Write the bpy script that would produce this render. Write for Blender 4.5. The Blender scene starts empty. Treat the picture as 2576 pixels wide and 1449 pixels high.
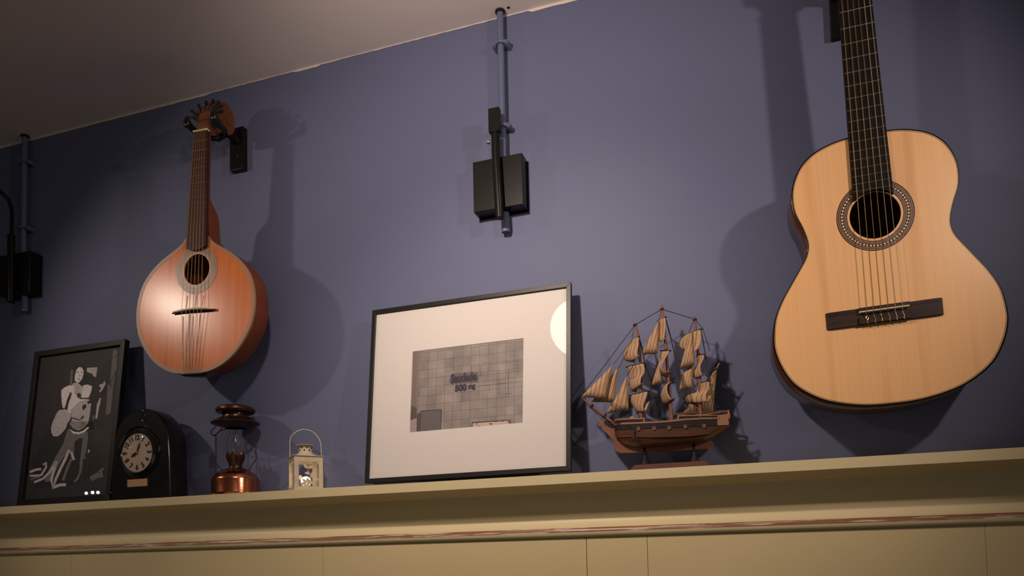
import bpy, bmesh, math, random
import numpy as np
from mathutils import Matrix, Vector
random.seed(4)
S = bpy.context.scene
COL = S.collection

# ------------------------------------------------------------------ camera
CAM = np.array([0.0, 0.0, 1.55])
ROT = np.array([[0.94704771, 0.32034307, -0.02193071],
                [0.03888637, -0.04662813, 0.99815513],
                [0.31872949, -0.94615333, -0.05661604]])      # world -> camera axes
FPX, PX, PY = 1947.98, 1288.0, 1300.72
cd = bpy.data.cameras.new('camera'); cam = bpy.data.objects.new('camera', cd); COL.objects.link(cam)
M4 = Matrix([[float(ROT[j][i]) for j in range(3)] + [float(CAM[i])] for i in range(3)] + [[0, 0, 0, 1]])
cam.matrix_world = M4
cd.sensor_fit = 'HORIZONTAL'; cd.sensor_width = 36; cd.lens = 36 * FPX / 2576
cd.shift_y = (PY - 724.5) / 2576
cd.clip_start = 0.02
cd.dof.use_dof = True; cd.dof.focus_distance = 1.47; cd.dof.aperture_fstop = 7.0
S.camera = cam

# ------------------------------------------------------------------ world, exposure
S.view_settings.view_transform = 'Standard'; S.view_settings.look = 'None'
S.view_settings.exposure = -0.75; S.view_settings.gamma = 1.0; S.view_settings.use_curve_mapping = False
w = bpy.data.worlds.new('dim_room'); S.world = w; w.use_nodes = True
w.node_tree.nodes['Background'].inputs[0].default_value = (0.53, 0.56, 0.57, 1)
w.node_tree.nodes['Background'].inputs[1].default_value = 0.045

# ------------------------------------------------------------------ lamp light (each stands in a lamp built below)
LAMPS = [  # name, position, aim point, watts, cone degrees, blend
    ('left',   (-2.13, 0.62, 2.55), (-1.02, 1.62, 1.76), 29, 86, 0.7),
    ('middle', (-0.592, 0.745, 2.535), (-0.56, 1.62, 2.40), 35, 114, 1.0),
    ('middle_down', (-0.592, 0.745, 2.535), (-0.42, 1.60, 1.60), 38, 96, 0.9),  # second beam added inside the middle lamp to brighten ledge and print
    ('right',  (0.84, 0.62, 2.48), (-0.36, 1.62, 2.12), 46, 74, 0.8),
]
WARM = (1.0, 0.80, 0.66)
for n, p, a, wt, cone, bl in LAMPS:
    ld = bpy.data.lights.new('lamp_light_' + n, 'SPOT'); ld.energy = wt; ld.color = WARM
    ld.shadow_soft_size = 0.028; ld.spot_size = math.radians(cone); ld.spot_blend = bl
    lo = bpy.data.objects.new('lamp_light_' + n, ld); COL.objects.link(lo); lo.location = p
    lo.rotation_euler = (Vector(a) - Vector(p)).to_track_quat('-Z', 'Y').to_euler()

ld = bpy.data.lights.new('room_fill', 'AREA'); ld.energy = 7; ld.color = (1.0, .90, .74); ld.shape = 'RECTANGLE'; ld.size = 2.6; ld.size_y = 1.2
lo = bpy.data.objects.new('room_fill', ld); COL.objects.link(lo); lo.location = (-.7, -1.6, .95)      # added soft fill for the unseen room behind the camera, lifts the shaded cove
lo.rotation_euler = Vector((0, 3.2, .8)).to_track_quat('-Z', 'Y').to_euler()

# ------------------------------------------------------------------ measuring helpers (photo pixel -> point at a depth in front of the wall)
def ray(x, y): return ROT.T @ np.array([(x - PX) / FPX, (PY - y) / FPX, -1.0])
def at(x, y, Y):
    d = ray(x, y); return CAM + d * (Y / d[1])
def on_plane(x, y, P0, n):
    d = ray(x, y); t = ((P0 - CAM) @ n) / (d @ n); return CAM + d * t
D = 1.625        # wall
YS = 1.512       # front edge of the ledge
ZS = float(at(1288, 1200, YS)[2])   # ledge top
ZC = 2.80        # ceiling

# ------------------------------------------------------------------ materials
def mat(name, color=(.5, .5, .5), rough=.5, metal=0, spec=.5, noise=None, bump=None, coat=0, emit=None, trans=0, alpha=None):
    """noise=(scale xyz, color2, detail, contrast) ; bump=(scale, strength)"""
    m = bpy.data.materials.new(name); m.use_nodes = True
    nt = m.node_tree; b = nt.nodes['Principled BSDF']
    b.inputs['Base Color'].default_value = (*color, 1)
    b.inputs['Roughness'].default_value = rough; b.inputs['Metallic'].default_value = metal
    b.inputs['Specular IOR Level'].default_value = spec
    b.inputs['Coat Weight'].default_value = coat; b.inputs['Coat Roughness'].default_value = .12
    if trans: b.inputs['Transmission Weight'].default_value = trans
    if emit:
        b.inputs['Emission Color'].default_value = (*emit[0], 1); b.inputs['Emission Strength'].default_value = emit[1]
    tc = nt.nodes.new('ShaderNodeTexCoord')
    if noise:
        sc, c2, det, con = noise
        mp = nt.nodes.new('ShaderNodeMapping'); mp.inputs['Scale'].default_value = sc
        nz = nt.nodes.new('ShaderNodeTexNoise'); nz.inputs['Scale'].default_value = 1; nz.inputs['Detail'].default_value = det
        cr = nt.nodes.new('ShaderNodeValToRGB'); e = cr.color_ramp.elements
        e[0].position = .5 - con; e[1].position = .5 + con; e[0].color = (*color, 1); e[1].color = (*c2, 1)
        nt.links.new(tc.outputs['Object'], mp.inputs[0]); nt.links.new(mp.outputs[0], nz.inputs[0])
        nt.links.new(nz.outputs[0], cr.inputs[0]); nt.links.new(cr.outputs[0], b.inputs['Base Color'])
    if bump:
        n2 = nt.nodes.new('ShaderNodeTexNoise'); n2.inputs['Scale'].default_value = bump[0]; n2.inputs['Detail'].default_value = 3
        bp = nt.nodes.new('ShaderNodeBump'); bp.inputs['Strength'].default_value = bump[1]; bp.inputs['Distance'].default_value = .002
        nt.links.new(tc.outputs['Object'], n2.inputs[0]); nt.links.new(n2.outputs[0], bp.inputs['Height'])
        nt.links.new(bp.outputs[0], b.inputs['Normal'])
    return m

def glass_mat(name, gloss=1.0, tint=(1, 1, 1), rough=0.01, ior=1.45):
    m = bpy.data.materials.new(name); m.use_nodes = True; nt = m.node_tree; nt.nodes.clear()
    o = nt.nodes.new('ShaderNodeOutputMaterial'); mx = nt.nodes.new('ShaderNodeMixShader')
    t = nt.nodes.new('ShaderNodeBsdfTransparent'); t.inputs[0].default_value = (*tint, 1)
    g = nt.nodes.new('ShaderNodeBsdfGlossy'); g.inputs[0].default_value = (gloss, gloss, gloss, 1); g.inputs['Roughness'].default_value = rough
    f = nt.nodes.new('ShaderNodeFresnel')
    ge = nt.nodes.new('ShaderNodeNewGeometry'); mr = nt.nodes.new('ShaderNodeMapRange')      # thin sheet: same Fresnel from both sides
    mr.inputs['To Min'].default_value = ior; mr.inputs['To Max'].default_value = 1 / ior
    nt.links.new(ge.outputs['Backfacing'], mr.inputs['Value']); nt.links.new(mr.outputs[0], f.inputs[0])
    nt.links.new(f.outputs[0], mx.inputs[0]); nt.links.new(t.outputs[0], mx.inputs[1]); nt.links.new(g.outputs[0], mx.inputs[2])
    nt.links.new(mx.outputs[0], o.inputs[0]); return m

MT = {}
MT['wall'] = mat('blue_wall_paint', (.112, .128, .224), .6, spec=.25, noise=((3, 3, 3), (.120, .135, .234), 4, .25), bump=(90, .10))
MT['ceiling'] = mat('ceiling_paint', (.86, .76, .73), .8, spec=.2, noise=((2, 2, 2), (.90, .80, .76), 3, .3), bump=(60, .08))
MT['white_paint'] = mat('white_edge_paint', (.66, .58, .55), .7)
MT['cream'] = mat('cream_paint', (.69, .585, .355), .42, spec=.4, noise=((2.5, 2.5, 6), (.64, .545, .325), 3, .3), bump=(40, .08))
MT['panel'] = mat('panel_paint', (.70, .575, .325), .5, spec=.35, noise=((2.5, 2.5, 3), (.62, .505, .28), 3, .3), bump=(35, .08))
MT['black'] = mat('black_metal', (.007, .0065, .006), .33, spec=.22, bump=(300, .05))
MT['black_gloss'] = mat('black_bakelite', (.008, .0075, .0075), .22, spec=.5, noise=((20, 20, 20), (.012, .011, .011), 3, .2))
MT['frame_black'] = mat('black_frame', (.007, .0065, .006), .42, spec=.35)
MT['pipe'] = mat('painted_conduit', (.100, .125, .215), .45, spec=.4, bump=(120, .1))
MT['chrome'] = mat('chrome', (.8, .75, .68), .2, metal=1)
MT['steel'] = mat('fret_metal', (.75, .68, .55), .3, metal=1)
MT['brass_string'] = mat('wound_string', (.75, .58, .28), .32, metal=1)
MT['old_string'] = mat('tarnished_string', (.30, .17, .09), .45, metal=.6)
MT['nylon'] = mat('nylon_string', (.55, .45, .33), .3, spec=.7)
MT['ebony'] = mat('dark_fretboard', (.008, .006, .0055), .55, spec=.1, noise=((60, 60, 8), (.014, .009, .008), 5, .2))
MT['rosewood'] = mat('reddish_wood_sides', (.10, .030, .018), .25, coat=.5, noise=((25, 25, 5), (.06, .018, .012), 5, .2))
MT['darkwood'] = mat('dark_bridge_wood', (.020, .011, .010), .5, spec=.2, noise=((8, 60, 80), (.05, .028, .022), 5, .2))
MT['binding'] = mat('black_binding', (.008, .007, .007), .16, spec=.45)
MT['bone'] = mat('bone', (.78, .68, .42), .4)
MT['matboard'] = mat('mat_board', (.66, .62, .60), .8, spec=.2)
MT['glass'] = glass_mat('picture_glass', 1.0)
MT['thin_glass'] = glass_mat('lamp_glass', 1.0, (.93, .93, .93), .02)
MT['copper'] = mat('copper', (.72, .27, .14), .2, metal=1, noise=((8, 8, 30), (.50, .17, .09), 4, .25), bump=(60, .15))
MT['bronze'] = mat('dark_bronze', (.11, .045, .03), .32, metal=.7, noise=((30, 30, 30), (.05, .025, .018), 4, .25))
MT['iron'] = mat('dark_wire', (.10, .065, .05), .4, metal=.8)
MT['brass'] = mat('aged_brass', (.62, .36, .20), .45, metal=.55)
MT['cream_metal'] = mat('cream_enamel', (.62, .55, .40), .5, noise=((60, 60, 60), (.50, .42, .30), 4, .22), bump=(150, .15))
MT['dial'] = mat('dial_face', (.56, .43, .335), .5, noise=((40, 40, 40), (.48, .37, .285), 4, .3))
MT['ink'] = mat('dark_ink', (.018, .013, .014), .6, spec=.2)
MT['ship_wood'] = mat('ship_hull_wood', (.11, .038, .015), .42, noise=((14, 60, 90), (.06, .021, .009), 5, .2), coat=.2)
MT['ship_pink'] = mat('ship_red_wood', (.22, .075, .038), .5, noise=((12, 50, 60), (.16, .053, .028), 4, .2))
MT['ship_trim'] = mat('ship_trim_wood', (.25, .11, .058), .5, noise=((20, 80, 80), (.30, .13, .07), 4, .2))
MT['ship_base'] = mat('ship_base_wood', (.06, .024, .016), .5, noise=((12, 40, 60), (.10, .034, .02), 4, .2))
MT['rope'] = mat('dark_rope', (.022, .014, .012), .8)
MT['mando_side'] = mat('red_brown_wood', (.21, .052, .018), .38, spec=.3, noise=((8, 8, 30), (.15, .036, .013), 5, .25))
MT['mando_head'] = mat('carved_head_wood', (.20, .07, .024), .45, spec=.3, noise=((20, 20, 30), (.12, .04, .015), 4, .25))
MT['tuner_metal'] = mat('tuner_metal', (.20, .16, .14), .35, metal=.8)
MT['bulb'] = mat('lit_bulb', (1, .9, .8), .5, emit=((1, .86, .72), 1.5))
MT['diffuser'] = mat('lit_diffuser', (1, .9, .8), .5, emit=((1, .87, .77), 11))
MT['flame'] = mat('tealight_flame', (1, .85, .75), .5, emit=((1, .80, .66), 3.2))
MT['shade'] = mat('dark_lamp_shade', (.03, .028, .026), .5)
MT['label'] = mat('paper_label', (.45, .34, .26), .8)
for k, g in dict(p0=.004, p1=.008, p2=.019, p3=.17, p4=.58, p5=.92).items():
    MT[k] = mat('print_grey_' + k, (g * 1.06, g * .98, g), .6, noise=((160, 160, 160), (g * .72, g * .66, g * .68), 4, .25))

def wood_top(name, c1, c2, c3, fine, wide, rough, coat):
    """straight vertical grain: fine lines plus broad soft streaks"""
    m = bpy.data.materials.new(name); m.use_nodes = True; nt = m.node_tree; b = nt.nodes['Principled BSDF']
    tc = nt.nodes.new('ShaderNodeTexCoord')
    def nz(sc, det, lo, hi, ca, cb):
        mp = nt.nodes.new('ShaderNodeMapping'); mp.inputs['Scale'].default_value = sc
        n = nt.nodes.new('ShaderNodeTexNoise'); n.inputs['Scale'].default_value = 1; n.inputs['Detail'].default_value = det
        r = nt.nodes.new('ShaderNodeValToRGB'); r.color_ramp.elements[0].position = lo; r.color_ramp.elements[1].position = hi
        r.color_ramp.elements[0].color = (*ca, 1); r.color_ramp.elements[1].color = (*cb, 1)
        nt.links.new(tc.outputs['Object'], mp.inputs[0]); nt.links.new(mp.outputs[0], n.inputs[0]); nt.links.new(n.outputs[0], r.inputs[0]); return r
    a = nz((fine, 1, 2), 3, .35, .65, c1, c2)
    s = nz((wide, 1, 1.2), 3, .56, .72, (1, 1, 1), c3)
    mx = nt.nodes.new('ShaderNodeMix'); mx.data_type = 'RGBA'; mx.blend_type = 'MULTIPLY'; mx.inputs[0].default_value = 1
    nt.links.new(a.outputs[0], mx.inputs[6]); nt.links.new(s.outputs[0], mx.inputs[7]); nt.links.new(mx.outputs[2], b.inputs['Base Color'])
    b.inputs['Roughness'].default_value = rough; b.inputs['Specular IOR Level'].default_value = .32; b.inputs['Coat Weight'].default_value = coat; b.inputs['Coat Roughness'].default_value = .3
    return m
MT['spruce'] = wood_top('spruce_top', (.86, .50, .235), (.82, .465, .21), (.86, .80, .74), 260, 26, .38, .25)
MT['old_top'] = wood_top('old_amber_top', (.72, .185, .028), (.62, .15, .022), (.80, .72, .64), 60, 30, .25, 0.0)

def sail_mat():
    m = bpy.data.materials.new('sail_cloth'); m.use_nodes = True; nt = m.node_tree; b = nt.nodes['Principled BSDF']
    uv = nt.nodes.new('ShaderNodeUVMap'); sp = nt.nodes.new('ShaderNodeSeparateXYZ')
    mu = nt.nodes.new('ShaderNodeMath'); mu.operation = 'FRACT'
    lt = nt.nodes.new('ShaderNodeMath'); lt.operation = 'LESS_THAN'; lt.inputs[1].default_value = .13
    nz = nt.nodes.new('ShaderNodeTexNoise'); nz.inputs['Scale'].default_value = 90
    tc = nt.nodes.new('ShaderNodeTexCoord')
    cr = nt.nodes.new('ShaderNodeValToRGB'); cr.color_ramp.elements[0].color = (.34, .205, .115, 1); cr.color_ramp.elements[1].color = (.48, .295, .165, 1)
    mx = nt.nodes.new('ShaderNodeMix'); mx.data_type = 'RGBA'; mx.inputs[7].default_value = (.07, .038, .022, 1)
    nt.links.new(uv.outputs[0], sp.inputs[0]); nt.links.new(sp.outputs[0], mu.inputs[0]); nt.links.new(mu.outputs[0], lt.inputs[0])
    nt.links.new(tc.outputs['Object'], nz.inputs[0]); nt.links.new(nz.outputs[0], cr.inputs[0]); nt.links.new(cr.outputs[0], mx.inputs[6])
    nt.links.new(lt.outputs[0], mx.inputs[0]); nt.links.new(mx.outputs[2], b.inputs['Base Color']); b.inputs['Roughness'].default_value = .85
    return m
MT['sail'] = sail_mat()

def tile_print():
    m = bpy.data.materials.new('tile_print'); m.use_nodes = True; nt = m.node_tree; b = nt.nodes['Principled BSDF']
    tc = nt.nodes.new('ShaderNodeTexCoord'); mp = nt.nodes.new('ShaderNodeMapping')
    br = nt.nodes.new('ShaderNodeTexBrick'); br.offset = 0; br.squash = 1
    br.inputs['Color1'].default_value = (.26, .225, .215, 1); br.inputs['Color2'].default_value = (.205, .175, .165, 1)
    br.inputs['Mortar'].default_value = (.075, .06, .055, 1); br.inputs['Scale'].default_value = 1
    br.inputs['Mortar Size'].default_value = .00035; br.inputs['Bias'].default_value = -.2
    br.inputs['Brick Width'].default_value = .0205; br.inputs['Row Height'].default_value = .0205
    nz = nt.nodes.new('ShaderNodeTexNoise'); nz.inputs['Scale'].default_value = 22
    mx = nt.nodes.new('ShaderNodeMix'); mx.data_type = 'RGBA'; mx.blend_type = 'OVERLAY'; mx.inputs[0].default_value = .6
    nt.links.new(tc.outputs['Object'], mp.inputs[0]); nt.links.new(mp.outputs[0], br.inputs[0]); nt.links.new(tc.outputs['Object'], nz.inputs[0])
    nt.links.new(br.outputs[0], mx.inputs[6]); nt.links.new(nz.outputs[0], mx.inputs[7]); nt.links.new(mx.outputs[2], b.inputs['Base Color'])
    b.inputs['Roughness'].default_value = .6; return m
MT['tiles'] = tile_print()

def worn_mat():
    """cream paint rubbed through to brown wood in long ragged patches"""
    m = mat('worn_bead_paint', (.66, .56, .34), .45); nt = m.node_tree; b = nt.nodes['Principled BSDF']
    tc = nt.nodes.new('ShaderNodeTexCoord'); mp = nt.nodes.new('ShaderNodeMapping'); mp.inputs['Scale'].default_value = (9, 160, 330)
    n = nt.nodes.new('ShaderNodeTexNoise'); n.inputs['Scale'].default_value = 1; n.inputs['Detail'].default_value = 7; n.inputs['Roughness'].default_value = .65
    r = nt.nodes.new('ShaderNodeValToRGB'); e = r.color_ramp.elements
    e[0].position = .53; e[0].color = (.24, .10, .055, 1); e[1].position = .57; e[1].color = (.60, .50, .38, 1)
    nt.links.new(tc.outputs['Object'], mp.inputs[0]); nt.links.new(mp.outputs[0], n.inputs[0]); nt.links.new(n.outputs[0], r.inputs[0])
    nt.links.new(r.outputs[0], b.inputs['Base Color']); return m
MT['worn'] = worn_mat()

# ------------------------------------------------------------------ object helpers
def link(o):
    COL.objects.link(o); return o
def thing(name, label, cat, loc=(0, 0, 0), group=None):
    o = bpy.data.objects.new(name, None); o.empty_display_size = .03; link(o)
    o.location = Vector([float(v) for v in loc]); o['label'] = label; o['category'] = cat
    if group: o['group'] = group
    return o
class MB:
    def __init__(s): s.v = []; s.f = []; s.mi = []; s.uv = {}
    def add(s, vs, fs, mi=0):
        o = len(s.v); s.v += [tuple(float(c) for c in v) for v in vs]; s.f += [tuple(i + o for i in f) for f in fs]; s.mi += [mi] * len(fs); return o
    def box(s, a, b, mi=0):
        (x0, y0, z0), (x1, y1, z1) = a, b
        s.add([(x0, y0, z0), (x1, y0, z0), (x1, y1, z0), (x0, y1, z0), (x0, y0, z1), (x1, y0, z1), (x1, y1, z1), (x0, y1, z1)],
              [(0, 3, 2, 1), (4, 5, 6, 7), (0, 1, 5, 4), (1, 2, 6, 5), (2, 3, 7, 6), (3, 0, 4, 7)], mi); return s
    def tube(s, pts, r, n=8, mi=0, cap=True):
        pts = [Vector([float(c) for c in p]) for p in pts]; m = len(pts)
        rs = r if isinstance(r, (list, tuple)) else [r] * m
        vs = []; prev = None
        for i, p in enumerate(pts):
            t = (pts[min(i + 1, m - 1)] - pts[max(i - 1, 0)])
            if t.length < 1e-9: t = Vector((0, 0, 1))
            t.normalize()
            if prev is None:
                u = t.cross(Vector((0, 0, 1)));
                if u.length < .1: u = t.cross(Vector((0, 1, 0)))
            else: u = prev - t * prev.dot(t)
            u.normalize(); prev = u; w_ = t.cross(u)
            for k in range(n):
                a = 2 * math.pi * k / n; vs.append(p + (u * math.cos(a) + w_ * math.sin(a)) * rs[i])
        fs = [(i * n + k, i * n + (k + 1) % n, (i + 1) * n + (k + 1) % n, (i + 1) * n + k) for i in range(m - 1) for k in range(n)]
        if cap: fs += [tuple(range(n))[::-1], tuple((m - 1) * n + k for k in range(n))]
        s.add(vs, fs, mi); return s
    def lathe(s, prof, c=(0, 0, 0), n=32, mi=0, axis=None):
        """prof: list of (r, h); axis default z; axis given as Vector"""
        ax = Vector(axis).normalized() if axis is not None else Vector((0, 0, 1))
        u = ax.cross(Vector((0, 1, 0)));
        if u.length < .1: u = ax.cross(Vector((1, 0, 0)))
        u.normalize(); w_ = ax.cross(u); c = Vector([float(q) for q in c]); vs = []
        for r, h in prof:
            for k in range(n):
                a = 2 * math.pi * k / n; vs.append(c + ax * h + (u * math.cos(a) + w_ * math.sin(a)) * max(r, 1e-5))
        m = len(prof)
        fs = [(i * n + k, i * n + (k + 1) % n, (i + 1) * n + (k + 1) % n, (i + 1) * n + k) for i in range(m - 1) for k in range(n)]
        s.add(vs, fs, mi); return s
    def prism(s, poly, off, mi=0, side=None):
        """poly: 3d points of one face, extruded by vector off"""
        n = len(poly); off = np.array(off, float); a = [np.array(p, float) for p in poly]; b = [p + off for p in a]
        s.add(a + b, [tuple(range(n))[::-1], tuple(range(n, 2 * n))], mi)
        s.add(a + b, [(i, (i + 1) % n, n + (i + 1) % n, n + i) for i in range(n)], mi if side is None else side); return s
    def poly(s, pts, mi=0):
        s.add(pts, [tuple(range(len(pts)))], mi); return s
    def sphere(s, c, r, sc=(1, 1, 1), mi=0, n=12, m=8):
        c = np.array(c, float); vs = []; 
        for i in range(m + 1):
            th = math.pi * i / m
            for k in range(n):
                a = 2 * math.pi * k / n
                vs.append(c + r * np.array([sc[0] * math.sin(th) * math.cos(a), sc[1] * math.sin(th) * math.sin(a), sc[2] * math.cos(th)]))
        s.add(vs, [(i * n + k, (i + 1) * n + k, (i + 1) * n + (k + 1) % n, i * n + (k + 1) % n) for i in range(m) for k in range(n)], mi); return s
    def build(s, name, mats, parent=None, smooth=False, bevel=0, solid=0, angle=35, fix=True):
        me = bpy.data.meshes.new(name)
        off = np.zeros(3)
        if parent is not None:
            off = np.array(world_loc(parent))
            q = parent
            while q is not None:
                if q.get('_local'): off = np.zeros(3)
                q = q.parent
        me.from_pydata([tuple(np.array(v) - off) for v in s.v], [], s.f)
        if not isinstance(mats, (list, tuple)): mats = [mats]
        for m in mats: me.materials.append(MT[m] if isinstance(m, str) else m)
        me.polygons.foreach_set('material_index', s.mi)
        if fix:
            bm = bmesh.new(); bm.from_mesh(me)
            bmesh.ops.remove_doubles(bm, verts=bm.verts, dist=1e-6); bmesh.ops.recalc_face_normals(bm, faces=bm.faces)
            bm.to_mesh(me); bm.free()
        if smooth:
            me.polygons.foreach_set('use_smooth', [True] * len(me.polygons))
            try: me.set_sharp_from_angle(angle=math.radians(angle))
            except Exception: pass
        me.update()
        o = bpy.data.objects.new(name, me); link(o)
        if parent is not None: o.parent = parent
        if bevel:
            bv = o.modifiers.new('bevel', 'BEVEL'); bv.width = bevel; bv.segments = 2; bv.limit_method = 'ANGLE'; bv.angle_limit = math.radians(40)
        if solid:
            sd = o.modifiers.new('solid', 'SOLIDIFY'); sd.thickness = solid; sd.offset = 0
        return o
def world_loc(o):
    v = Vector((0, 0, 0))
    while o is not None: v = v + o.location; o = o.parent
    return v
def text_mesh(body, size, bold=0.0, ext=0.0):
    """vertices and faces of a word, centred, in the XY plane"""
    c = bpy.data.curves.new('t', 'FONT'); c.body = body; c.size = size; c.offset = bold; c.extrude = ext
    c.align_x = 'CENTER'; c.align_y = 'CENTER'; c.resolution_u = 3
    o = bpy.data.objects.new('t', c); COL.objects.link(o)
    bpy.context.view_layer.update()
    me = o.to_mesh(); vs = [tuple(v.co) for v in me.vertices]; fs = [tuple(p.vertices) for p in me.polygons]
    o.to_mesh_clear(); bpy.data.objects.remove(o); bpy.data.curves.remove(c)
    return vs, fs
def smooth_curve(pts, n, closed=False):
    """Catmull-Rom resample by arc length"""
    P = [np.array(p, float) for p in pts]; m = len(P); out = []
    segs = m if closed else m - 1
    for i in range(segs):
        g = (lambda j: P[j % m]) if closed else (lambda j: P[min(max(j, 0), m - 1)])
        p0, p1, p2, p3 = g(i - 1), g(i), g(i + 1), g(i + 2)
        for t in np.linspace(0, 1, 12, endpoint=False):
            out.append(.5 * (2 * p1 + (p2 - p0) * t + (2 * p0 - 5 * p1 + 4 * p2 - p3) * t * t + (3 * p1 - p0 - 3 * p2 + p3) * t ** 3))
    out.append(P[0] if closed else P[-1]); out = np.array(out)
    d = np.r_[0, np.cumsum(np.linalg.norm(np.diff(out, axis=0), axis=1))]
    q = np.linspace(0, d[-1], n + 1 if closed else n)
    if closed: q = q[:-1]
    return np.stack([np.interp(q, d, out[:, k]) for k in range(out.shape[1])], 1)

# ================================================================== SETTING
def struct(o): o['kind'] = 'structure'; return o
X0, X1 = -4.2, 2.4
struct(MB().box((X0, D, 0), (X1, D + .12, ZC + .1)).build('wall_back', 'wall'))
struct(MB().box((X0, -2.6, ZC), (X1, D + .12, ZC + .12)).build('ceiling', 'ceiling'))
struct(MB().box((X0, -2.6, -.1), (X1, D + .12, 0)).build('floor', mat('brown_floor', (.12, .07, .04), .5, noise=((2, 14, 2), (.08, .045, .028), 4, .2))))
# slopped ceiling paint along the top of the wall
xs = np.arange(-2.5, .9, .012); mb = MB(); lo = []
lev = .0
for x in xs:
    if random.random() < .06: lev = random.choice([0, .001, .003, .0045])
    lo.append(ZC - .0012 - lev - random.random() * .0012)
vs = []; 
for x, z in zip(xs, lo): vs += [(x, D - .0008, z), (x, D - .0008, ZC)]
mb.add(vs, [(2 * i, 2 * i + 2, 2 * i + 3, 2 * i + 1) for i in range(len(xs) - 1)])
struct(mb.build('trim_2', 'white_paint', fix=False))

h_ = CAM + ray(1279, 19) * ((ZC - CAM[2]) / ray(1279, 19)[2])
MB().lathe([(.0001, -.0006), (.0034, -.0006), (.0040, .0005)], h_, 12).build('screw_hole', 'ink', bpy.data.objects['ceiling'])
# moulded ledge running along the wall
prof = [(YS, ZS), (YS, ZS - .0195)]
prof += [(YS + .002, ZS - .0205), (YS + .060, ZS - .0315)]
prof += [(YS + .063, ZS - .045), (YS + .066, ZS - .060), (YS + .0675, ZS - .075), (YS + .066, ZS - .088), (YS + .061, ZS - .098), (YS + .053, ZS - .105), (YS + .045, ZS - .108)]
back = [(D + .02, ZS - .108), (D + .02, ZS)]
def extrude_profile(pr, x0, x1):
    mb = MB(); n = len(pr)
    mb.add([(x0, y, z) for y, z in pr] + [(x1, y, z) for y, z in pr], [(i, (i + 1) % n, n + (i + 1) % n, n + i) for i in range(n)] + [tuple(range(n)), tuple(range(n, 2 * n))[::-1]])
    return mb
ledge = struct(extrude_profile(prof + back, X0, X1).build('trim_1', 'cream', smooth=True, angle=50))
bz = ZS - .1175
pb = []
for k in range(11):
    a = math.pi / 2 + math.pi * k / 10
    pb.append((YS + .0455 + .0075 * math.cos(a), bz + .0098 * math.sin(a)))
bead_prof = pb[::-1] + [(YS + .070, bz + .0098), (YS + .070, bz - .0098)]
def bead_strip(i0, i1, name, m):
    q = pb[i0:i1 + 1]; mb = MB(); n = len(q)
    mb.add([(X0, y, z) for y, z in q] + [(X1, y, z) for y, z in q], [(i, i + 1, n + i + 1, n + i) for i in range(n - 1)])
    return mb.build(name, m, ledge, smooth=True, fix=False)
bead_strip(0, 1, 'bead_top', 'cream'); bead_strip(1, 5, 'worn_bead', 'worn'); bead_strip(5, 10, 'bead_underside', 'cream')
extrude_profile([(YS + .046, bz + .0098), (YS + .070, bz + .0098), (YS + .070, bz - .0098), (YS + .046, bz - .0098)], X0, X1).build('bead_core', 'cream', ledge)
# boards below the ledge, thin open joints between them
YP = YS + .047
root = struct(MB().box((X0, YP + .012, 0), (X1, D, ZS - .109)).build('wall_panelling', 'ink'))
joints = [X0, -2.6, -1.75, -.9889, -.365, -.2401, .3534, 1.1, 1.8, X1]
for i, (a, b) in enumerate(zip(joints, joints[1:])):
    g = .0007 if i in (3, 4) else .0003
    MB().box((a + g, YP, .0), (b - g, YP + .0125, ZS - .1275)).build('panel', 'panel', root)

# ================================================================== CLASSICAL GUITAR (own axes: x across, y into the wall, z up the neck; origin at the saddle)
gr = (0.0189, -0.042, 0.0595)
def rotm(a, b, c):
    ca, sa, cb, sb, cc, sc = math.cos(a), math.sin(a), math.cos(b), math.sin(b), math.cos(c), math.sin(c)
    Rx = np.array([[1, 0, 0], [0, ca, -sa], [0, sa, ca]]); Ry = np.array([[cb, 0, sb], [0, 1, 0], [-sb, 0, cb]]); Rz = np.array([[cc, -sc, 0], [sc, cc, 0], [0, 0, 1]])
    return Rz @ Rx @ Ry
G = rotm(*gr); GT = CAM + np.array([0.1986, 1.4853, 0.4267])
guitar = thing('classical_guitar', 'pale spruce-topped classical guitar with black binding hanging at right', 'guitar')
guitar.matrix_world = Matrix([[*map(float, G[i]), float(GT[i])] for i in range(3)] + [[0, 0, 0, 1]])
guitar['_local'] = True
def GP(u, w_, v): return (u / 1000, -w_ / 1000, v / 1000)
half = [(0, 321), (31, 320.5), (63, 315.5), (94, 303.5), (117, 284), (131, 258), (136.5, 232), (134.5, 202), (124, 173), (117.5, 148), (117, 132),
        (122.5, 114), (135, 94), (151, 70), (170, 40), (184, 8), (189.5, -30), (188, -52), (180.5, -78), (164, -109), (139, -132), (104, -151), (52, -164), (0, -167)]
full = [(u + 3, v) for u, v in half] + [(-u + 3, v) for u, v in half[1:-1]][::-1]
out = smooth_curve(full, 160, True)
HC = (1.5, 172.0)      # sound-hole centre
def ring(r, n, z, c=HC):
    return [GP(c[0] + r * math.cos(2 * math.pi * k / n), z, c[1] + r * math.sin(2 * math.pi * k / n)) for k in range(n)]
def plate_with_hole(outline, c, rh, w_, nrad=8):
    """rings from hole to outline along rays of the outline points"""
    n = len(outline); vs = []; fs = []
    for j in range(nrad + 1):
        t = j / nrad
        for (u, v) in outline:
            d = np.array([u - c[0], v - c[1]]); L = np.linalg.norm(d); q = np.array(c) + d / L * (rh + (L - rh) * t); vs.append(GP(q[0], w_, q[1]))
    for j in range(nrad):
        for k in range(n): fs.append((j * n + k, j * n + (k + 1) % n, (j + 1) * n + (k + 1) % n, (j + 1) * n + k))
    return vs, fs
mb = MB(); inner_out = [(3 + (u - 3) * .988, 77 + (v - 77) * .991) for u, v in out]
vs, fs = plate_with_hole(inner_out, HC, 42, 0); mb.add(vs, fs)
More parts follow.
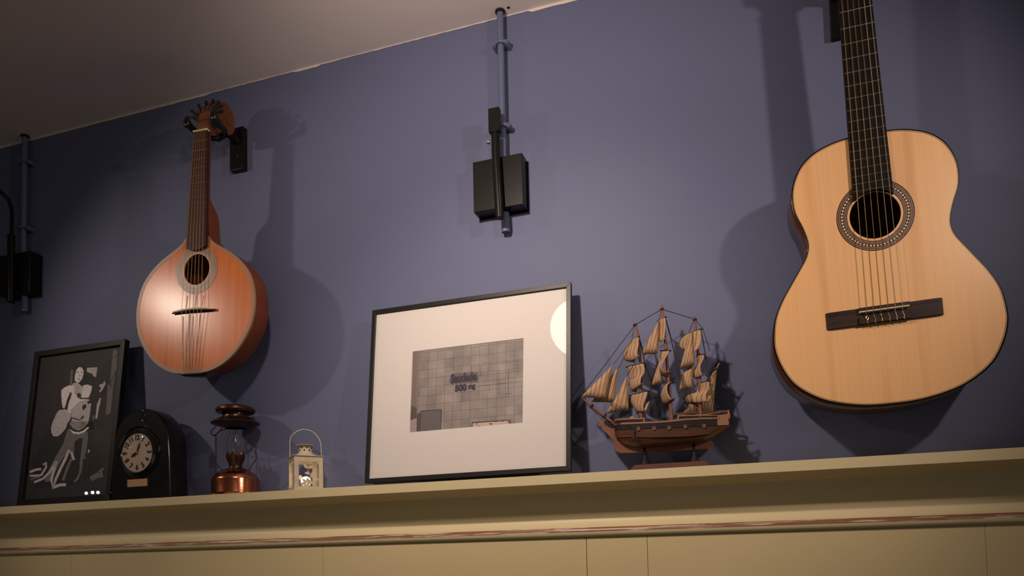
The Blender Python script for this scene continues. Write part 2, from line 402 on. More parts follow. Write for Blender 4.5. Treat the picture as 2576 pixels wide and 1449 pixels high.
vs2, fs2 = plate_with_hole(inner_out, HC, 42, -2.6, 1); mb.add(vs2, fs2)
n = len(out); a0 = mb.add([GP(HC[0] + 42 * (u - HC[0]) / math.hypot(u - HC[0], v - HC[1]), w_, HC[1] + 42 * (v - HC[1]) / math.hypot(u - HC[0], v - HC[1])) for w_ in (0, -2.6) for u, v in out], [(k, (k + 1) % n, n + (k + 1) % n, n + k) for k in range(n)])
mb.build('soundboard', 'spruce', guitar, smooth=True)
def loop_band(o1, w1, o2, w2):
    n = len(o1); return [GP(u, w1, v) for u, v in o1] + [GP(u, w2, v) for u, v in o2], [(k, (k + 1) % n, n + (k + 1) % n, n + k) for k in range(n)]
mb = MB()
for args in ((inner_out, .02, out, .0), (out, 0, [(3 + (u - 3) * 1.004, 77 + (v - 77) * 1.003) for u, v in out], -1.2), ([(3 + (u - 3) * 1.004, 77 + (v - 77) * 1.003) for u, v in out], -1.2, out, -6)):
    mb.add(*loop_band(*args))
mb.build('binding', 'binding', guitar, smooth=True)
thin = [(3 + (u - 3) * .979, 77 + (v - 77) * .984) for u, v in out]; thin2 = [(3 + (u - 3) * .983, 77 + (v - 77) * .987) for u, v in out]
mb = MB(); mb.add(*loop_band(thin, .08, thin2, .08)); mb.build('purfling', 'darkwood', guitar, fix=False)
mb = MB(); o2 = [(3 + (u - 3) * .998, 77 + (v - 77) * .998) for u, v in out]
mb.add(*loop_band(o2, -5, o2, -96)); mb.build('side', 'rosewood', guitar, smooth=True, solid=.002)
mb = MB(); mb.add([GP(u, -96, v) for u, v in o2] + [GP(3, -99, 70)], [(k, (k + 1) % n, n) for k in range(n)]); mb.build('back', 'rosewood', guitar, smooth=True)
# rosette: concentric inlays with a chain of diamonds
mb = MB(); N = 96
def ann(r0, r1, w_, mi): 
    a = ring(r0, N, w_); b = ring(r1, N, w_); mb.add(a + b, [(k, (k + 1) % N, N + (k + 1) % N, N + k) for k in range(N)], mi)
ann(46, 47, .12, 0); ann(47, 52.3, .1, 1); ann(52.3, 57.2, .12, 0); ann(57.2, 62.8, .1, 1); ann(62.8, 64, .12, 0)
for r0, cnt in ((49.6, 120), (60.2, 140)):
    for k in range(cnt):
        a = 2 * math.pi * k / cnt; da = .013
        mb.add([GP(HC[0] + r * math.cos(a + s), .16, HC[1] + r * math.sin(a + s)) for r, s in ((r0 - .5, -da), (r0 + .5, -da), (r0 + .5, da), (r0 - .5, da))], [(0, 1, 2, 3)], 0)
for k in range(60):
    a = 2 * math.pi * k / 60; da = math.pi / 60 * .93
    mb.add([GP(HC[0] + r * math.cos(a + s), .18, HC[1] + r * math.sin(a + s)) for r, s in ((52.6, 0), (54.7, da), (56.9, 0), (54.7, -da))], [(0, 1, 2, 3)], 2)
mb.build('rosette', ['ebony', mat('rosette_brown', (.20, .105, .07), .45), mat('rosette_cream', (.66, .50, .28), .45)], guitar, fix=False)
# fretboard, ends in an arc over the hole
def fw(v): return 31.0 + (v - 325) * (26.0 - 31.0) / 325      # half width at v
fb = [(-fw(210), 207 - 4), (-fw(210), 650), (fw(650), 650), (fw(210), 203)]
fb[1] = (-fw(650), 650)
arc = [(HC[0] + 43 * math.cos(a), HC[1] + 43 * math.sin(a)) for a in np.linspace(math.radians(47), math.radians(133), 14)]
MB().prism([GP(u, .3, v) for u, v in [(-fw(205), 203), (-fw(650), 650), (fw(650), 650), (fw(205), 203)] + arc], (0, -.0067, 0)).build('fretboard', 'ebony', guitar)
for i in range(1, 20):
    v = 650 / 2 ** (i / 12)
    MB().tube([GP(-fw(v) + .3, 7.2, v), GP(fw(v) - .3, 7.2, v)], .00085, 6).build('fret', 'steel', guitar, smooth=True)
mb = MB(); nk = []
for v, dep, hw in ((320, 60, 30), (335, 40, 27), (352, 24, 29), (400, 22, 29), (500, 20.5, 28), (620, 19.5, 26.5), (648, 19, 26)):
    for k in range(13):
        a = math.pi * k / 12; nk.append(GP(hw * math.cos(a), -(dep - 1) * math.sin(a), v))
mb.add(nk, [(i * 13 + k, i * 13 + k + 1, (i + 1) * 13 + k + 1, (i + 1) * 13 + k) for i in range(6) for k in range(12)])
mb.add([GP(-31, .5, 320), GP(31, .5, 320), GP(26, .5, 650), GP(-26, .5, 650)], [(0, 1, 2, 3)])
mb.build('neck', 'rosewood', guitar, smooth=True)
hd = MB().prism([GP(u, -2, v) for u, v in ((-26, 650), (-35, 672), (-37, 835), (-20, 845), (0, 850), (20, 845), (37, 835), (35, 672), (26, 650))], (0, .016, 0)).build('headstock', 'rosewood', guitar, bevel=.001)
MB().box(GP(-26, .5, 648), GP(26, 10, 653)).build('nut', 'bone', guitar)
for sgn in (-1, 1):
    for k in range(3):
        v = 700 + 40 * k
        t_ = MB().tube([GP(sgn * 36, -12, v), GP(sgn * 52, -12, v)], .003, 8).sphere(GP(sgn * 57, -12, v), .009, (.7, .5, 1)).build('tuning_peg', 'bone', guitar, smooth=True)
# bridge
bridge = MB().prism([GP(u, w_, 8) for u, w_ in ((-95, 0), (-93, 3), (-86, 4.5), (-41, 4.5), (-41, 8.5), (41, 8.5), (41, 4.5), (86, 4.5), (93, 3), (95, 0))], (0, 0, -.006)).build('bridge', 'darkwood', guitar, bevel=.0004)
MB().prism([GP(u, w_, 2) for u, w_ in ((-95, 0), (-93, 3), (-86, 4.5), (86, 4.5), (93, 3), (95, 0))], (0, 0, -.0235)).build('bridge_wing', 'darkwood', bridge, bevel=.0004)
MB().box(GP(-41, 0, -8), GP(41, 9.0, -21)).build('tie_block', 'darkwood', bridge, bevel=.0006)
MB().tube([GP(-40, 8, 0), GP(-39, 10, 0), GP(39.5, 10, 0), GP(40, 9.5, 0)], .0014, 8).build('saddle', 'bone', bridge, smooth=True)
rad = [.00056, .00050, .00045, .00044, .00040, .00036]
for i in range(6):
    ub = -29 + 11.6 * i; un = -21.5 + 8.6 * i; m = 'brass_string' if i < 4 else 'nylon'
    st = MB().tube([GP(un, 10.5, 650), GP(ub, 11.8, 0), GP(ub + .3, 6.5, -9.5)], rad[i], 6).build('string', m, guitar, smooth=True)
    k = MB()
    if i == 0: pts = [(0, -8.5), (-2, -11), (-1.6, -13.5), (0, -16), (-1, -19), (1, -22.5)]; pts2 = [(0, -8.5), (2, -11), (1.6, -13.5), (0, -16)]
    else:
        j = random.uniform(-.6, .6); pts = [(-.3, -8.5), (-.6 + j, -11), (.8, -14), (1.2 + j, -17), (.3, -19.5), (1.4, -22)]; pts2 = None
    k.tube([GP(ub + 1 + a, 9.6, b) for a, b in pts], .0007, 6)
    if pts2: k.tube([GP(ub + 1 + a, 9.6, b) for a, b in pts2], .0006, 6)
    k.build('string_knot', m, st, smooth=True)

def hanger(name, label, c, z0, z1, group, xk, zk, yk, half_w=.020):
    """wooden wall block with padded yoke; c = x of block, yoke fork at (xk, yk, zk)"""
    t = thing(name, label, 'hanger', (c, D, z0), group)
    MB().box((c - half_w, D - .018, z0), (c + half_w, D, z1)).build('wall_block', 'black', t, bevel=.002)
    for dz in (.3, .68): MB().lathe([(.0001, -.0015), (.0028, -.0015), (.0035, 0)], (c + .004, D - .018, z0 + (z1 - z0) * dz), 10, axis=(0, 1, 0)).build('screw', 'iron', t)
    zm = z0 + (z1 - z0) * .62
    MB().tube([(c, D - .016, zm), (c - .002, D - .05, zm + .008), (xk, yk + .052, zk - .004)], [.006, .0065, .0075], 10).build('arm', 'black', t, smooth=True)
    mb = MB(); mb.tube([(xk - .038, yk + .028, zk), (xk - .028, yk + .045, zk), (xk, yk + .052, zk - .003), (xk + .028, yk + .045, zk), (xk + .038, yk + .028, zk)], .0065, 10); mb.build('yoke', 'black', t, smooth=True)
    for s in (-1, 1):
        MB().tube([(xk + s * .036, yk + .034, zk), (xk + s * .037, yk + .012, zk + .003), (xk + s * .039, yk - .010, zk + .010)], [.0075, .0080, .0085], 12).sphere((xk + s * .0395, yk - .010, zk + .012), .0098, (.9, .8, 1.45)).build('fork_pad', 'black_gloss', t, smooth=True)
    return t
gh = G @ np.array([0, .0, .655]) + GT
zb0 = float(at(2090, 94, D - .018)[2]); xb0 = float(at(2091, 90, D - .018)[0])
hanger('instrument_hanger', 'black wall hanger block behind the neck of the pale guitar', xb0 + .020, zb0, zb0 + .112, 'black instrument hangers', float(gh[0]), float(gh[2]) + .02, float(gh[1]))

# ================================================================== PORTUGUESE GUITAR (round pear body)
YM = 1.49
PH = np.array([-1.2872, YM, 2.2656]); ta = .051; PZ = np.array([math.sin(ta), 0, math.cos(ta)]); PXv = np.array([math.cos(ta), 0, -math.sin(ta)])
pg = thing('portuguese_guitar', 'old amber pear-bodied guitar with round sound hole hanging at left', 'guitar')
Rm = np.stack([PXv, np.array([0, 1, 0]), PZ], 1)
pg.matrix_world = Matrix([[*map(float, Rm[i]), float(PH[i])] for i in range(3)] + [[0, 0, 0, 1]]); pg['_local'] = True
hw = [(0, -.2525), (.045, -.249), (.078, -.239), (.107, -.222), (.131, -.200), (.153, -.170), (.167, -.140), (.1735, -.100), (.170, -.060), (.156, -.022), (.132, .008), (.108, .028), (.082, .044), (.058, .057), (.040, .070), (.030, .082), (0, .084)]
OX = -.004
fullm = [(u + OX, v) for u, v in hw] + [(-u + OX, v) for u, v in hw[1:-1]][::-1]
om = smooth_curve(fullm, 140, True); n = len(om)
def L3(u, y, v): return (u, y, v)
def mplate(outline, c, rh, y, nr=6, mi=0, mb=None):
    vs = []; n = len(outline)
    for j in range(nr + 1):
        for u, v in outline:
            d = np.array([u - c[0], v - c[1]]); L = np.linalg.norm(d); q = np.array(c) + d / L * (rh + (L - rh) * j / nr); vs.append((q[0], y, q[1]))
    mb.add(vs, [(j * n + k, j * n + (k + 1) % n, (j + 1) * n + (k + 1) % n, (j + 1) * n + k) for j in range(nr) for k in range(n)], mi)
ins = [(OX + (u - OX) * .945, -.085 + (v + .085) * .945) for u, v in om]
mb = MB(); mplate(ins, (0, 0), .0375, 0, mb=mb); mplate(ins, (0, 0), .0375, .003, 1, mb=mb)
mb.add([(.0375 * math.cos(a), y, .0375 * math.sin(a)) for y in (0, .003) for a in np.linspace(0, 2 * math.pi, 48, endpoint=False)], [(k, (k + 1) % 48, 48 + (k + 1) % 48, 48 + k) for k in range(48)])
mb.build('soundboard', 'old_top', pg, smooth=True)
def band(o1, y1, o2, y2, mi=0, mb=None):
    n = len(o1); mb.add([(u, y1, v) for u, v in o1] + [(u, y2, v) for u, v in o2], [(k, (k + 1) % n, n + (k + 1) % n, n + k) for k in range(n)], mi)
mb = MB(); sc = lambda s: [(OX + (u - OX) * s, -.085 + (v + .085) * s) for u, v in om]
for i, (a, b) in enumerate(((.945, .957), (.957, .968), (.968, .979), (.979, .99), (.99, 1.0))): band(sc(a), -.0004, sc(b), -.0004, i % 2, mb)
band(sc(1.0), -.0004, sc(1.0), .006, 0, mb)
mb.build('edge_inlay', [mat('edge_inlay_tan', (.40, .20, .09), .4), mat('edge_inlay_brown', (.24, .105, .05), .4)], pg, fix=False)
mb = MB(); band(sc(.997), .004, sc(1.0), .02, 0, mb); band(sc(1.0), .02, sc(.995), .045, 0, mb); band(sc(.995), .045, sc(.97), .060, 0, mb)
mb.build('side', 'mando_side', pg, smooth=True)
mb = MB(); mb.add([(u, .060, v) for u, v in sc(.97)] + [(u, .066, v) for u, v in sc(.6)] + [(OX, .068, -.085)], [(k, (k + 1) % n, n + (k + 1) % n, n + k) for k in range(n)] + [(n + k, n + (k + 1) % n, 2 * n) for k in range(n)]); mb.build('back', 'mando_side', pg, smooth=True)
mb = MB(); N = 60
for i, (r0, r1) in enumerate(((.0376, .0405), (.0405, .0475), (.0475, .0485), (.0485, .0545), (.0545, .0555), (.0555, .0600))):
    mb.add([(r * math.cos(2 * math.pi * k / N), -.0007, r * math.sin(2 * math.pi * k / N)) for r in (r0, r1) for k in range(N)], [(k, (k + 1) % N, N + (k + 1) % N, N + k) for k in range(N)], [2, 0, 1, 0, 1, 0][i])
mb.build('rosette', [mat('rosette_worn', (.33, .19, .10), .35, noise=((60, 60, 60), (.22, .12, .07), 4, .25)), 'mando_side', mat('hole_edge', (.52, .36, .22), .4)], pg, fix=False)
mb = MB(); mb.add([(.026 * math.cos(a) - .002, .058, -.03 + .017 * math.sin(a)) for a in np.linspace(0, 2 * math.pi, 24, endpoint=False)], [tuple(range(24))]); mb.build('maker_label', 'label', pg)
def mfw(v): return .0205 + (.337 - v) / (.337 - .05) * .0095
# neck with deep heel
mb = MB(); vs = []
secs = [(.335, .016, .020), (.27, .018, .021), (.18, .020, .0235), (.168, .026, .024), (.156, .038, .0245), (.147, .048, .025), (.136, .054, .026), (.115, .056, .0275), (.095, .058, .029), (.075, .060, .031)]
for v, dep, h in secs:
    for k in range(13):
        a = math.pi * k / 12; vs.append((h * math.cos(a) * (1 if dep < .03 else 1), .001 + dep * math.sin(a) ** (.35 if dep > .03 else (.7 if dep > .022 else 1)), v))
mb.add(vs, [(i * 13 + k, i * 13 + k + 1, (i + 1) * 13 + k + 1, (i + 1) * 13 + k) for i in range(len(secs) - 1) for k in range(12)])
mb.build('neck', 'mando_side', pg, smooth=True)
MB().prism([(-mfw(.335), .001, .335), (mfw(.335), .001, .335), (mfw(.052), .001, .052), (.012, .001, .0455), (0, .001, .044), (-.012, .001, .0455), (-mfw(.052), .001, .052)], (0, -.0085, 0)).build('fretboard', mat('worn_fretboard', (.055, .022, .015), .5, spec=.2, noise=((50, 50, 10), (.035, .015, .011), 4, .2)), pg, bevel=.0006)
for i in range(1, 18):
    v = .438 / 2 ** (i / 12) - .101
    MB().tube([(-mfw(v) + .001, -.0077, v), (mfw(v) - .001, -.0077, v)], .0006, 6).build('fret', mat('dull_fret', (.30, .17, .11), .4, metal=.7) if i == 1 else bpy.data.materials['dull_fret'], pg, smooth=True)
MB().box((-.0207, -.0105, .335), (.0207, .001, .339)).build('nut', 'bone', pg, bevel=.0006)
# head: wedge rising behind the nut to a fan of tuning screws, scroll curling back to the wall
side = [(.0, .339), (-.001, .36), (.004, .385), (.016, .412), (.034, .432), (.058, .440), (.080, .432), (.093, .412), (.094, .388), (.082, .370), (.062, .366), (.052, .376), (.042, .378), (.030, .362), (.018, .345), (.016, .339)]
sp = smooth_curve(side, 60, False)
mb = MB()
for (a, b, s) in ((-.017, .017, 1.0),):
    mb.prism([(a, y, z) for y, z in sp], (b - a, 0, 0))
mb.build('scroll_head', 'mando_head', pg, bevel=.003)
MB().tube([(-.0185, .070, .403), (.0185, .070, .403)], .011, 20).build('scroll_eye', 'mando_head', pg, smooth=True)
mb = MB(); fan = [(-.018, .365)] + [(.044 * math.cos(a), .372 + .046 * math.sin(a)) for a in np.linspace(math.radians(165), math.radians(15), 14)] + [(.018, .365)]
tilt = .75
mb.prism([(u, -.004 + (v - .36) * tilt * .55, v) for u, v in fan], (0, .0016, 0)); mb.build('fan_plate', 'tuner_metal', pg)
for i in range(8):
    a = math.radians(168 - 156 * i / 7); c, s_ = math.cos(a), math.sin(a)
    def FP(r, dy=0): v = .372 + r * s_; return (r * c, -.004 + (v - .36) * tilt * .55 - dy, v)
    pgp = MB().tube([FP(.022, .003), FP(.046, .003)], .0016, 6).tube([FP(.045, .003), FP(.048, .003), FP(.054, .003), FP(.057, .003)], [.0018, .0036, .0042, .002], 8).build('tuning_screw', 'ink', pg, smooth=True)
MB().prism([(-.062, -.006, -.0985), (-.045, -.0065, -.0965), (-.02, -.009, -.0955), (0, -.010, -.0952), (.02, -.009, -.0955), (.045, -.0065, -.0965), (.062, -.006, -.0985), (.045, -.001, -.1005), (.03, -.001, -.1005), (.02, -.0045, -.100), (-.02, -.0045, -.100), (-.03, -.001, -.1005), (-.045, -.001, -.1005)], (0, 0, -.0035)).build('bridge', 'bone', pg, bevel=.0005)
MB().prism([(-.064, -.0050, -.1022), (0, -.0088, -.0990), (.064, -.0050, -.1022), (.05, -.0004, -.1030), (-.05, -.0004, -.1030)], (0, 0, -.003)).build('bridge_foot', 'ebony', pg)
for i in range(12):
    g = i // 2; o_ = (i % 2) * .0019
    ub = -.030 + g * .0115 + o_; un = -.0160 + g * .0060 + o_; ut = -.024 + g * .009 + o_
    MB().tube([(un, -.0115, .338), (ub, -.0112, -.097), (ut, -.003, -.2475), (ut, .002, -.2535)], .00026, 5).build('string', 'old_string', pg, smooth=True)
MB().box((-.030, -.002, -.2560), (.032, .012, -.2515)).build('tailpiece', 'ebony', pg, bevel=.001)
for i, (u0, v0, u1, v1, wd) in enumerate(((-.034, -.112, -.030, -.236, .0022), (-.014, -.108, -.018, -.243, .0035), (-.004, -.112, -.010, -.240, .0018), (.016, -.110, .010, -.225, .0014), (-.024, -.062, -.026, -.092, .002), (.002, -.062, 0, -.093, .002), (.024, -.066, .020, -.090, .0016))):
    MB().poly([(u0 - wd, -.0003, v0), (u0 + wd, -.0003, v0), (u1 + wd * .7, -.0003, v1), (u1 - wd * .7, -.0003, v1)]).build('finish_scrape', mat('scraped_finish', (.30, .125, .045), .4, noise=((300, 300, 30), (.55, .22, .07), 4, .12)) if i == 0 else bpy.data.materials['scraped_finish'], pg, fix=False)
nk_ = Rm @ np.array([0, 0, .352]) + PH
bx = float(at(596, 370, D - .018)[0]) - .002; bz0 = float(at(590, 428, D - .018)[2])
hanger('instrument_hanger', 'black wall hanger block and fork holding the amber pear-bodied guitar', bx, bz0, bz0 + .112, 'black instrument hangers', float(nk_[0]), float(nk_[2]), YM + .001, half_w=.021)

# ================================================================== WALL LAMPS AND CONDUITS
def conduit(px_, label, clamps):
    c = float(at(px_, 300, D - .02)[0]); t = thing('conduit', label, 'pipe', (c, D, 2.29), 'painted conduits on the wall')
    MB().tube([(c, D - .020, ZC), (c, D - .020, 2.42)], .0078, 16).build('pipe', 'pipe', t, smooth=True)
    MB().tube([(c - .001, D - .013, 2.345), (c, D - .013, 2.287)], .0095, 16).build('lower_pipe', 'pipe', t, smooth=True)
    MB().lathe([(.0115, 0), (.0115, -.004), (.008, -.006)], (c, D - .020, ZC), 16).build('ceiling_collar', 'ink', t)
    for z in clamps:
        k = MB().tube([(c - .015, D - .024, z), (c - .0095, D - .027, z + .001), (c, D - .031, z + .0015), (c + .0095, D - .027, z + .001), (c + .015, D - .024, z)], [.0045, .004, .0038, .004, .0045], 8)
        for s in (-1, 1): k.lathe([(.0001, -.026), (.0052, -.026), (.0062, -.023), (.0062, 0)], (c + s * .0150, D, z), 14, axis=(0, 1, 0))
        k = k.build('clamp', 'pipe', t, smooth=True)
        for s in (-1, 1): MB().lathe([(.0001, -.0275), (.0024, -.0275), (.0026, -.0255)], (c + s * .0150, D, z), 10, axis=(0, 1, 0)).build('screw', 'iron', k)
    return c
zc1 = float(at(1261, 108, D - .025)[2]); zc2 = float(at(1271, 316, D - .025)[2])
cm = conduit(1264, 'blue painted conduit above the middle black wall box', (zc1, zc2))
cl = conduit(63.5, 'blue painted conduit above the black wall box at far left', (zc1, zc2))
def wall_lamp(xc, label, block, rot=0.0):
    z0, z1 = float(at(1194, 535.7, D - .035)[2]), float(at(1192.5, 409, D - .035)[2])
    t = thing('wall_lamp', label, 'lamp', (xc, D, z0), 'black box wall lamps'); h = .0585; yf = D - .037
    def R(x, z):
        zc = (z0 + z1) / 2; c, s = math.cos(rot), math.sin(rot); return xc + (x - xc) * c + (z - zc) * s, zc - (x - xc) * s + (z - zc) * c
    def rbox(x0_, x1_, y0_, y1_, za, zb, nm, m, bev):
        q = [R(x0_, za), R(x1_, za), R(x1_, zb), R(x0_, zb)]
        MB().prism([(a, y0_, b) for a, b in q], (0, y1_ - y0_, 0)).build(nm, m, t, bevel=bev)
    rbox(xc - h, xc + h, yf, D - .004, z0, z1, 'junction_box', 'black', .0012)
    rbox(xc - h + .001, xc + h + .003, D - .004, D - .0005, z0 - .003, z1 - .004, 'back_plate', 'black', 0)
    yt = yf - .0135
    tx0 = xc + .008
    lo_ = R(tx0, z0 - .030); hi = R(tx0 - .006, z1 + .047)
    MB().tube([(lo_[0], yt, lo_[1]), (lo_[0], yt, lo_[1] + .001), (hi[0], yt, hi[1] - .04), (hi[0], yt, hi[1])], [.0088, .0096, .0096, .0094], 20).build('arm_socket', 'black', t, smooth=True)
    MB().tube([((lo_[0] + hi[0]) / 2, yt, (z0 + z1) / 2), ((lo_[0] + hi[0]) / 2, yf, (z0 + z1) / 2)], .007, 12).build('socket_mount', 'black', t, smooth=True)
    sc_ = MB().tube([(hi[0] - .008, yt, hi[1] - .016), (hi[0] - .0165, yt, hi[1] - .016)], .0017, 8).lathe([(.0001, 0), (.0042, 0), (.0045, .002), (.0042, .0045), (.0001, .0055)], (hi[0] - .0150, yt, hi[1] - .016), 12, axis=(-1, 0, 0)).build('thumb_screw', 'chrome', t, smooth=True)
    if block:
        MB().box((hi[0] - .0135, yt - .008, hi[1] + .002), (hi[0] + .0115, yt + .008, hi[1] + .056)).build('top_block', 'black', t, bevel=.001)
    else:
        zt = hi[1] - .002
        pts = smooth_curve([(hi[0] + .001, yt, zt), (hi[0], yt, zt + .075), (hi[0] - .004, yt - .010, zt + .105), (hi[0] - .016, yt - .055, zt + .130), (hi[0] - .01, yt - .16, zt + .150), (hi[0], yt - .50, zt + .16), (hi[0], .66, 2.62)], 40)
        MB().tube([tuple(p) for p in pts], .0052, 10).build('curved_arm', 'black', t, smooth=True)
wall_lamp(-.5515, 'black wall lamp box with rod and chrome screw above the white framed print', True)
wall_lamp(float(at(33, 690, D - .037)[0]) + .004, 'black wall lamp box with curved arm cut off at the left edge', False, .02)

# round lamps in front of the wall, above the view (one shows as the bright disc in the picture glass)
for (n_, p, a, *_r), lb in zip([l_ for l_ in LAMPS if l_[0] != 'middle_down'], ('round dark-shaded lamp lighting the portrait end of the wall', 'round dark-shaded lamp lighting the middle, mirrored in the picture glass', 'round dark-shaded lamp lighting the pale guitar')):
    p = np.array(p); ax = np.array(a) - p; ax /= np.linalg.norm(ax); ax = Vector(ax); c = Vector(p) - ax * .012
    if n_ == 'middle':
        ax = (Vector((-.37, 1.55, 2.04)) - Vector(p)).normalized()
    t = thing('spot_lamp', lb, 'lamp', p, 'round lamps above the view')
    MB().lathe([(.100, -.028), (.092, -.06), (.06, -.095), (.02, -.11), (.0001, -.112)], c, 32, axis=ax).build('shade', 'shade', t, smooth=True)
    MB().lathe([(.0001, -.030), (.098, -.030)], c, 32, axis=ax).build('diffuser', 'diffuser' if n_ == 'middle' else 'bulb', t)
    MB().tube([tuple(c - ax * .1), tuple(Vector((c.x, c.y, ZC)))], .005, 8).build('stem', 'black', t)
for i, q in enumerate(((-3.8905, -.369, 2.4503), (-3.8564, -.3816, 2.4574), (-3.8264, -.3935, 2.4595))):
    q = np.array(q)
    q = np.array([-1.6631, 1.5396, 1.7512]) + (q - np.array([-1.6631, 1.5396, 1.7512])) * .95
    t = thing('pendant_bulb', ('leftmost', 'middle', 'rightmost')[i] + ' small bare bulb of three hanging across the room', 'bulb', q, 'small bare bulbs')
    MB().sphere(q, .007).build('bulb', mat('bright_bulb', (1, .9, .8), emit=((1, .93, .85), 60)) if i == 0 else bpy.data.materials['bright_bulb'], t, smooth=True)
    MB().tube([tuple(q), (q[0], q[1], ZC)], .0015, 6).build('cord', 'black', t)

# ================================================================== FRAMED PRINT (white mat)
def framed(name, label, bl, br, tl, tr, bar, dep, cat='picture'):
    """bl,br,tl,tr: world corners of the outer front edge"""
    ex = (br - bl); W = np.linalg.norm(ex); ex = ex / W; ez = (tl - bl); ez = ez - ex * (ez @ ex); H = np.linalg.norm(ez); ez = ez / H; ey = np.cross(ez, ex)  # into the wall
    if ey[1] < 0: ey = -ey
    t = thing(name, label, cat)
    t.matrix_world = Matrix([[float(ex[i]), float(ey[i]), float(ez[i]), float(bl[i])] for i in range(3)] + [[0, 0, 0, 1]]); t['_local'] = True
    for nm, (a, b) in dict(bottom=((0, 0), (W, bar)), top=((0, H - bar), (W, H)), left=((0, 0), (bar, H)), right=((W - bar, 0), (W, H))).items():
        pl = {'bottom': [(0, 0), (W, 0), (W - bar, bar), (bar, bar)], 'top': [(0, H), (bar, H - bar), (W - bar, H - bar), (W, H)], 'left': [(0, 0), (bar, bar), (bar, H - bar), (0, H)], 'right': [(W, 0), (W, H), (W - bar, H - bar), (W - bar, bar)]}[nm]
        MB().prism([(x, 0, z) for x, z in pl], (0, dep, 0)).build('frame_rail', 'frame_black', t, bevel=.0005)
    def loc(x, y, depth):
        P = on_plane(x, y, bl + ey * depth, ey) - bl; return (float(P @ ex), depth, float(P @ ez))
    MB().box((bar * .6, dep * .75, bar * .6), (W - bar * .6, dep - .001, H - bar * .6)).build('backing_board', 'shade', t)
    MB().box((W * .5 - .03, dep, H * .06), (W * .5 + .03, dep + .003, H * .6)).build('easel_leg', 'label', t)
    return t, W, H, ex, ey, ez, loc
FB, FT = 1.535, 1.583
bl, br_, tl, tr = at(916.5, 1215.5, FB), at(1435.5, 1183, FB), at(940, 780, FT), at(1437, 708, FT)
print_, W, H, ex, ey, ez, loc = framed('framed_print', 'wide black framed print of a tiled wall with white mat, on the ledge', bl, br_, tl, tr, .0098, .012)
b = .0098
# mat board with window
q = [loc(1037, 885, .0050), loc(1316, 850, .0050), loc(1316, 1065, .0050), loc(1030, 1087, .0050)]
x0 = (q[0][0] + q[3][0]) / 2; x1 = (q[1][0] + q[2][0]) / 2; z1 = (q[0][2] + q[1][2]) / 2; z0 = (q[2][2] + q[3][2]) / 2
mb = MB(); o = [(b * .8, b * .8), (W - b * .8, b * .8), (W - b * .8, H - b * .8), (b * .8, H - b * .8)]; i_ = [(x0, z0), (x1, z0), (x1, z1), (x0, z1)]
mb.add([(x, .0050, z) for x, z in o + i_] + [(x + dx, .0066, z + dz) for (x, z), (dx, dz) in zip(i_, ((.001, .001), (-.001, .001), (-.001, -.001), (.001, -.001)))], [(k, (k + 1) % 4, 4 + (k + 1) % 4, 4 + k) for k in range(4)] + [(4 + k, 4 + (k + 1) % 4, 8 + (k + 1) % 4, 8 + k) for k in range(4)])
mb.build('mat_board', 'matboard', print_, fix=False)
# photo plane, drawn in its own x/y so the tile grid runs with it
pe = bpy.data.objects.new('photograph', None)
def flat(name, pts, m, depth, par=print_, holes=None):
    """flat printed shape given by photo pixels"""
    P = [loc(x, y, depth) for x, y in pts]
    return MB().poly(P).build(name, m, par, fix=False)
ph = bpy.data.meshes.new('photograph'); ph.from_pydata([(0, 0, 0), (x1 - x0, 0, 0), (x1 - x0, z1 - z0, 0), (0, z1 - z0, 0)], [], [(0, 1, 2, 3)]); ph.materials.append(MT['tiles'])
bpy.data.objects.remove(pe); pe = bpy.data.objects.new('photograph', ph); link(pe); pe.parent = print_
pe.matrix_local = Matrix([[1, 0, 0, x0], [0, 0, 1, .0066], [0, 1, 0, z0], [0, 0, 0, 1]])
def z6p(x, y): return (1000 + x * .20704, 820 + y * .20704)
def pf(name, pts, m, lay, par=pe):
    P = [loc(*z6p(x, y), .0066) for x, y in pts]
    return MB().poly([(p[0] - x0, p[2] - z0, -.00012 * lay) for p in P]).build(name, m, par, fix=False)
gm = {k: mat('print_' + k, c, .6) for k, c in dict(shadow=(.075, .06, .058), door=(.115, .098, .108), pale=(.30, .24, .26), dark=(.03, .022, .025), board=(.50, .38, .33), spray=(.022, .012, .035), strip=(.17, .13, .115), halo=(.12, .09, .10), streak=(.14, .11, .15), grout=(.05, .035, .03)).items()}
x0_, z0_ = x0, z0
pf('printed_shadow', [(175, 318), (262, 310), (236, 1278), (140, 1290)], gm['shadow'] if False else gm['strip'], 1)
pf('printed_corner', [(150, 1150), (235, 1115), (232, 1283), (138, 1288)], gm['pale'], 2)
pf('printed_corner_shade', [(155, 960), (235, 1000), (235, 1115), (148, 1155)], gm['shadow'], 2)
pf('printed_pillar', [(236, 1080), (280, 1040), (272, 1280), (232, 1283)], gm['shadow'], 2)
pf('printed_door', [(283, 1030), (537, 1012), (530, 1258), (270, 1280)], gm['dark'], 2); pf('printed_door_leaf', [(289, 1040), (528, 1022), (522, 1258), (276, 1278)], gm['door'], 3)
pf('printed_notice_frame', [(905, 1168), (1376, 1138), (1374, 1192), (902, 1226)], gm['dark'], 2); pf('printed_notice', [(916, 1182), (1366, 1151), (1366, 1192), (912, 1226)], gm['board'], 3)
for (cx, cy, sx, sy) in ((965, 1190, 14, 8), (1135, 1188, 22, 8), (1140, 1202, 12, 5), (1355, 1168, 18, 14), (990, 1214, 12, 5), (1200, 1164, 18, 4), (1280, 1160, 10, 5)):
    pf('printed_blot', [(cx - sx, cy), (cx, cy - sy), (cx + sx, cy + 1), (cx, cy + sy)], gm['dark'], 4)
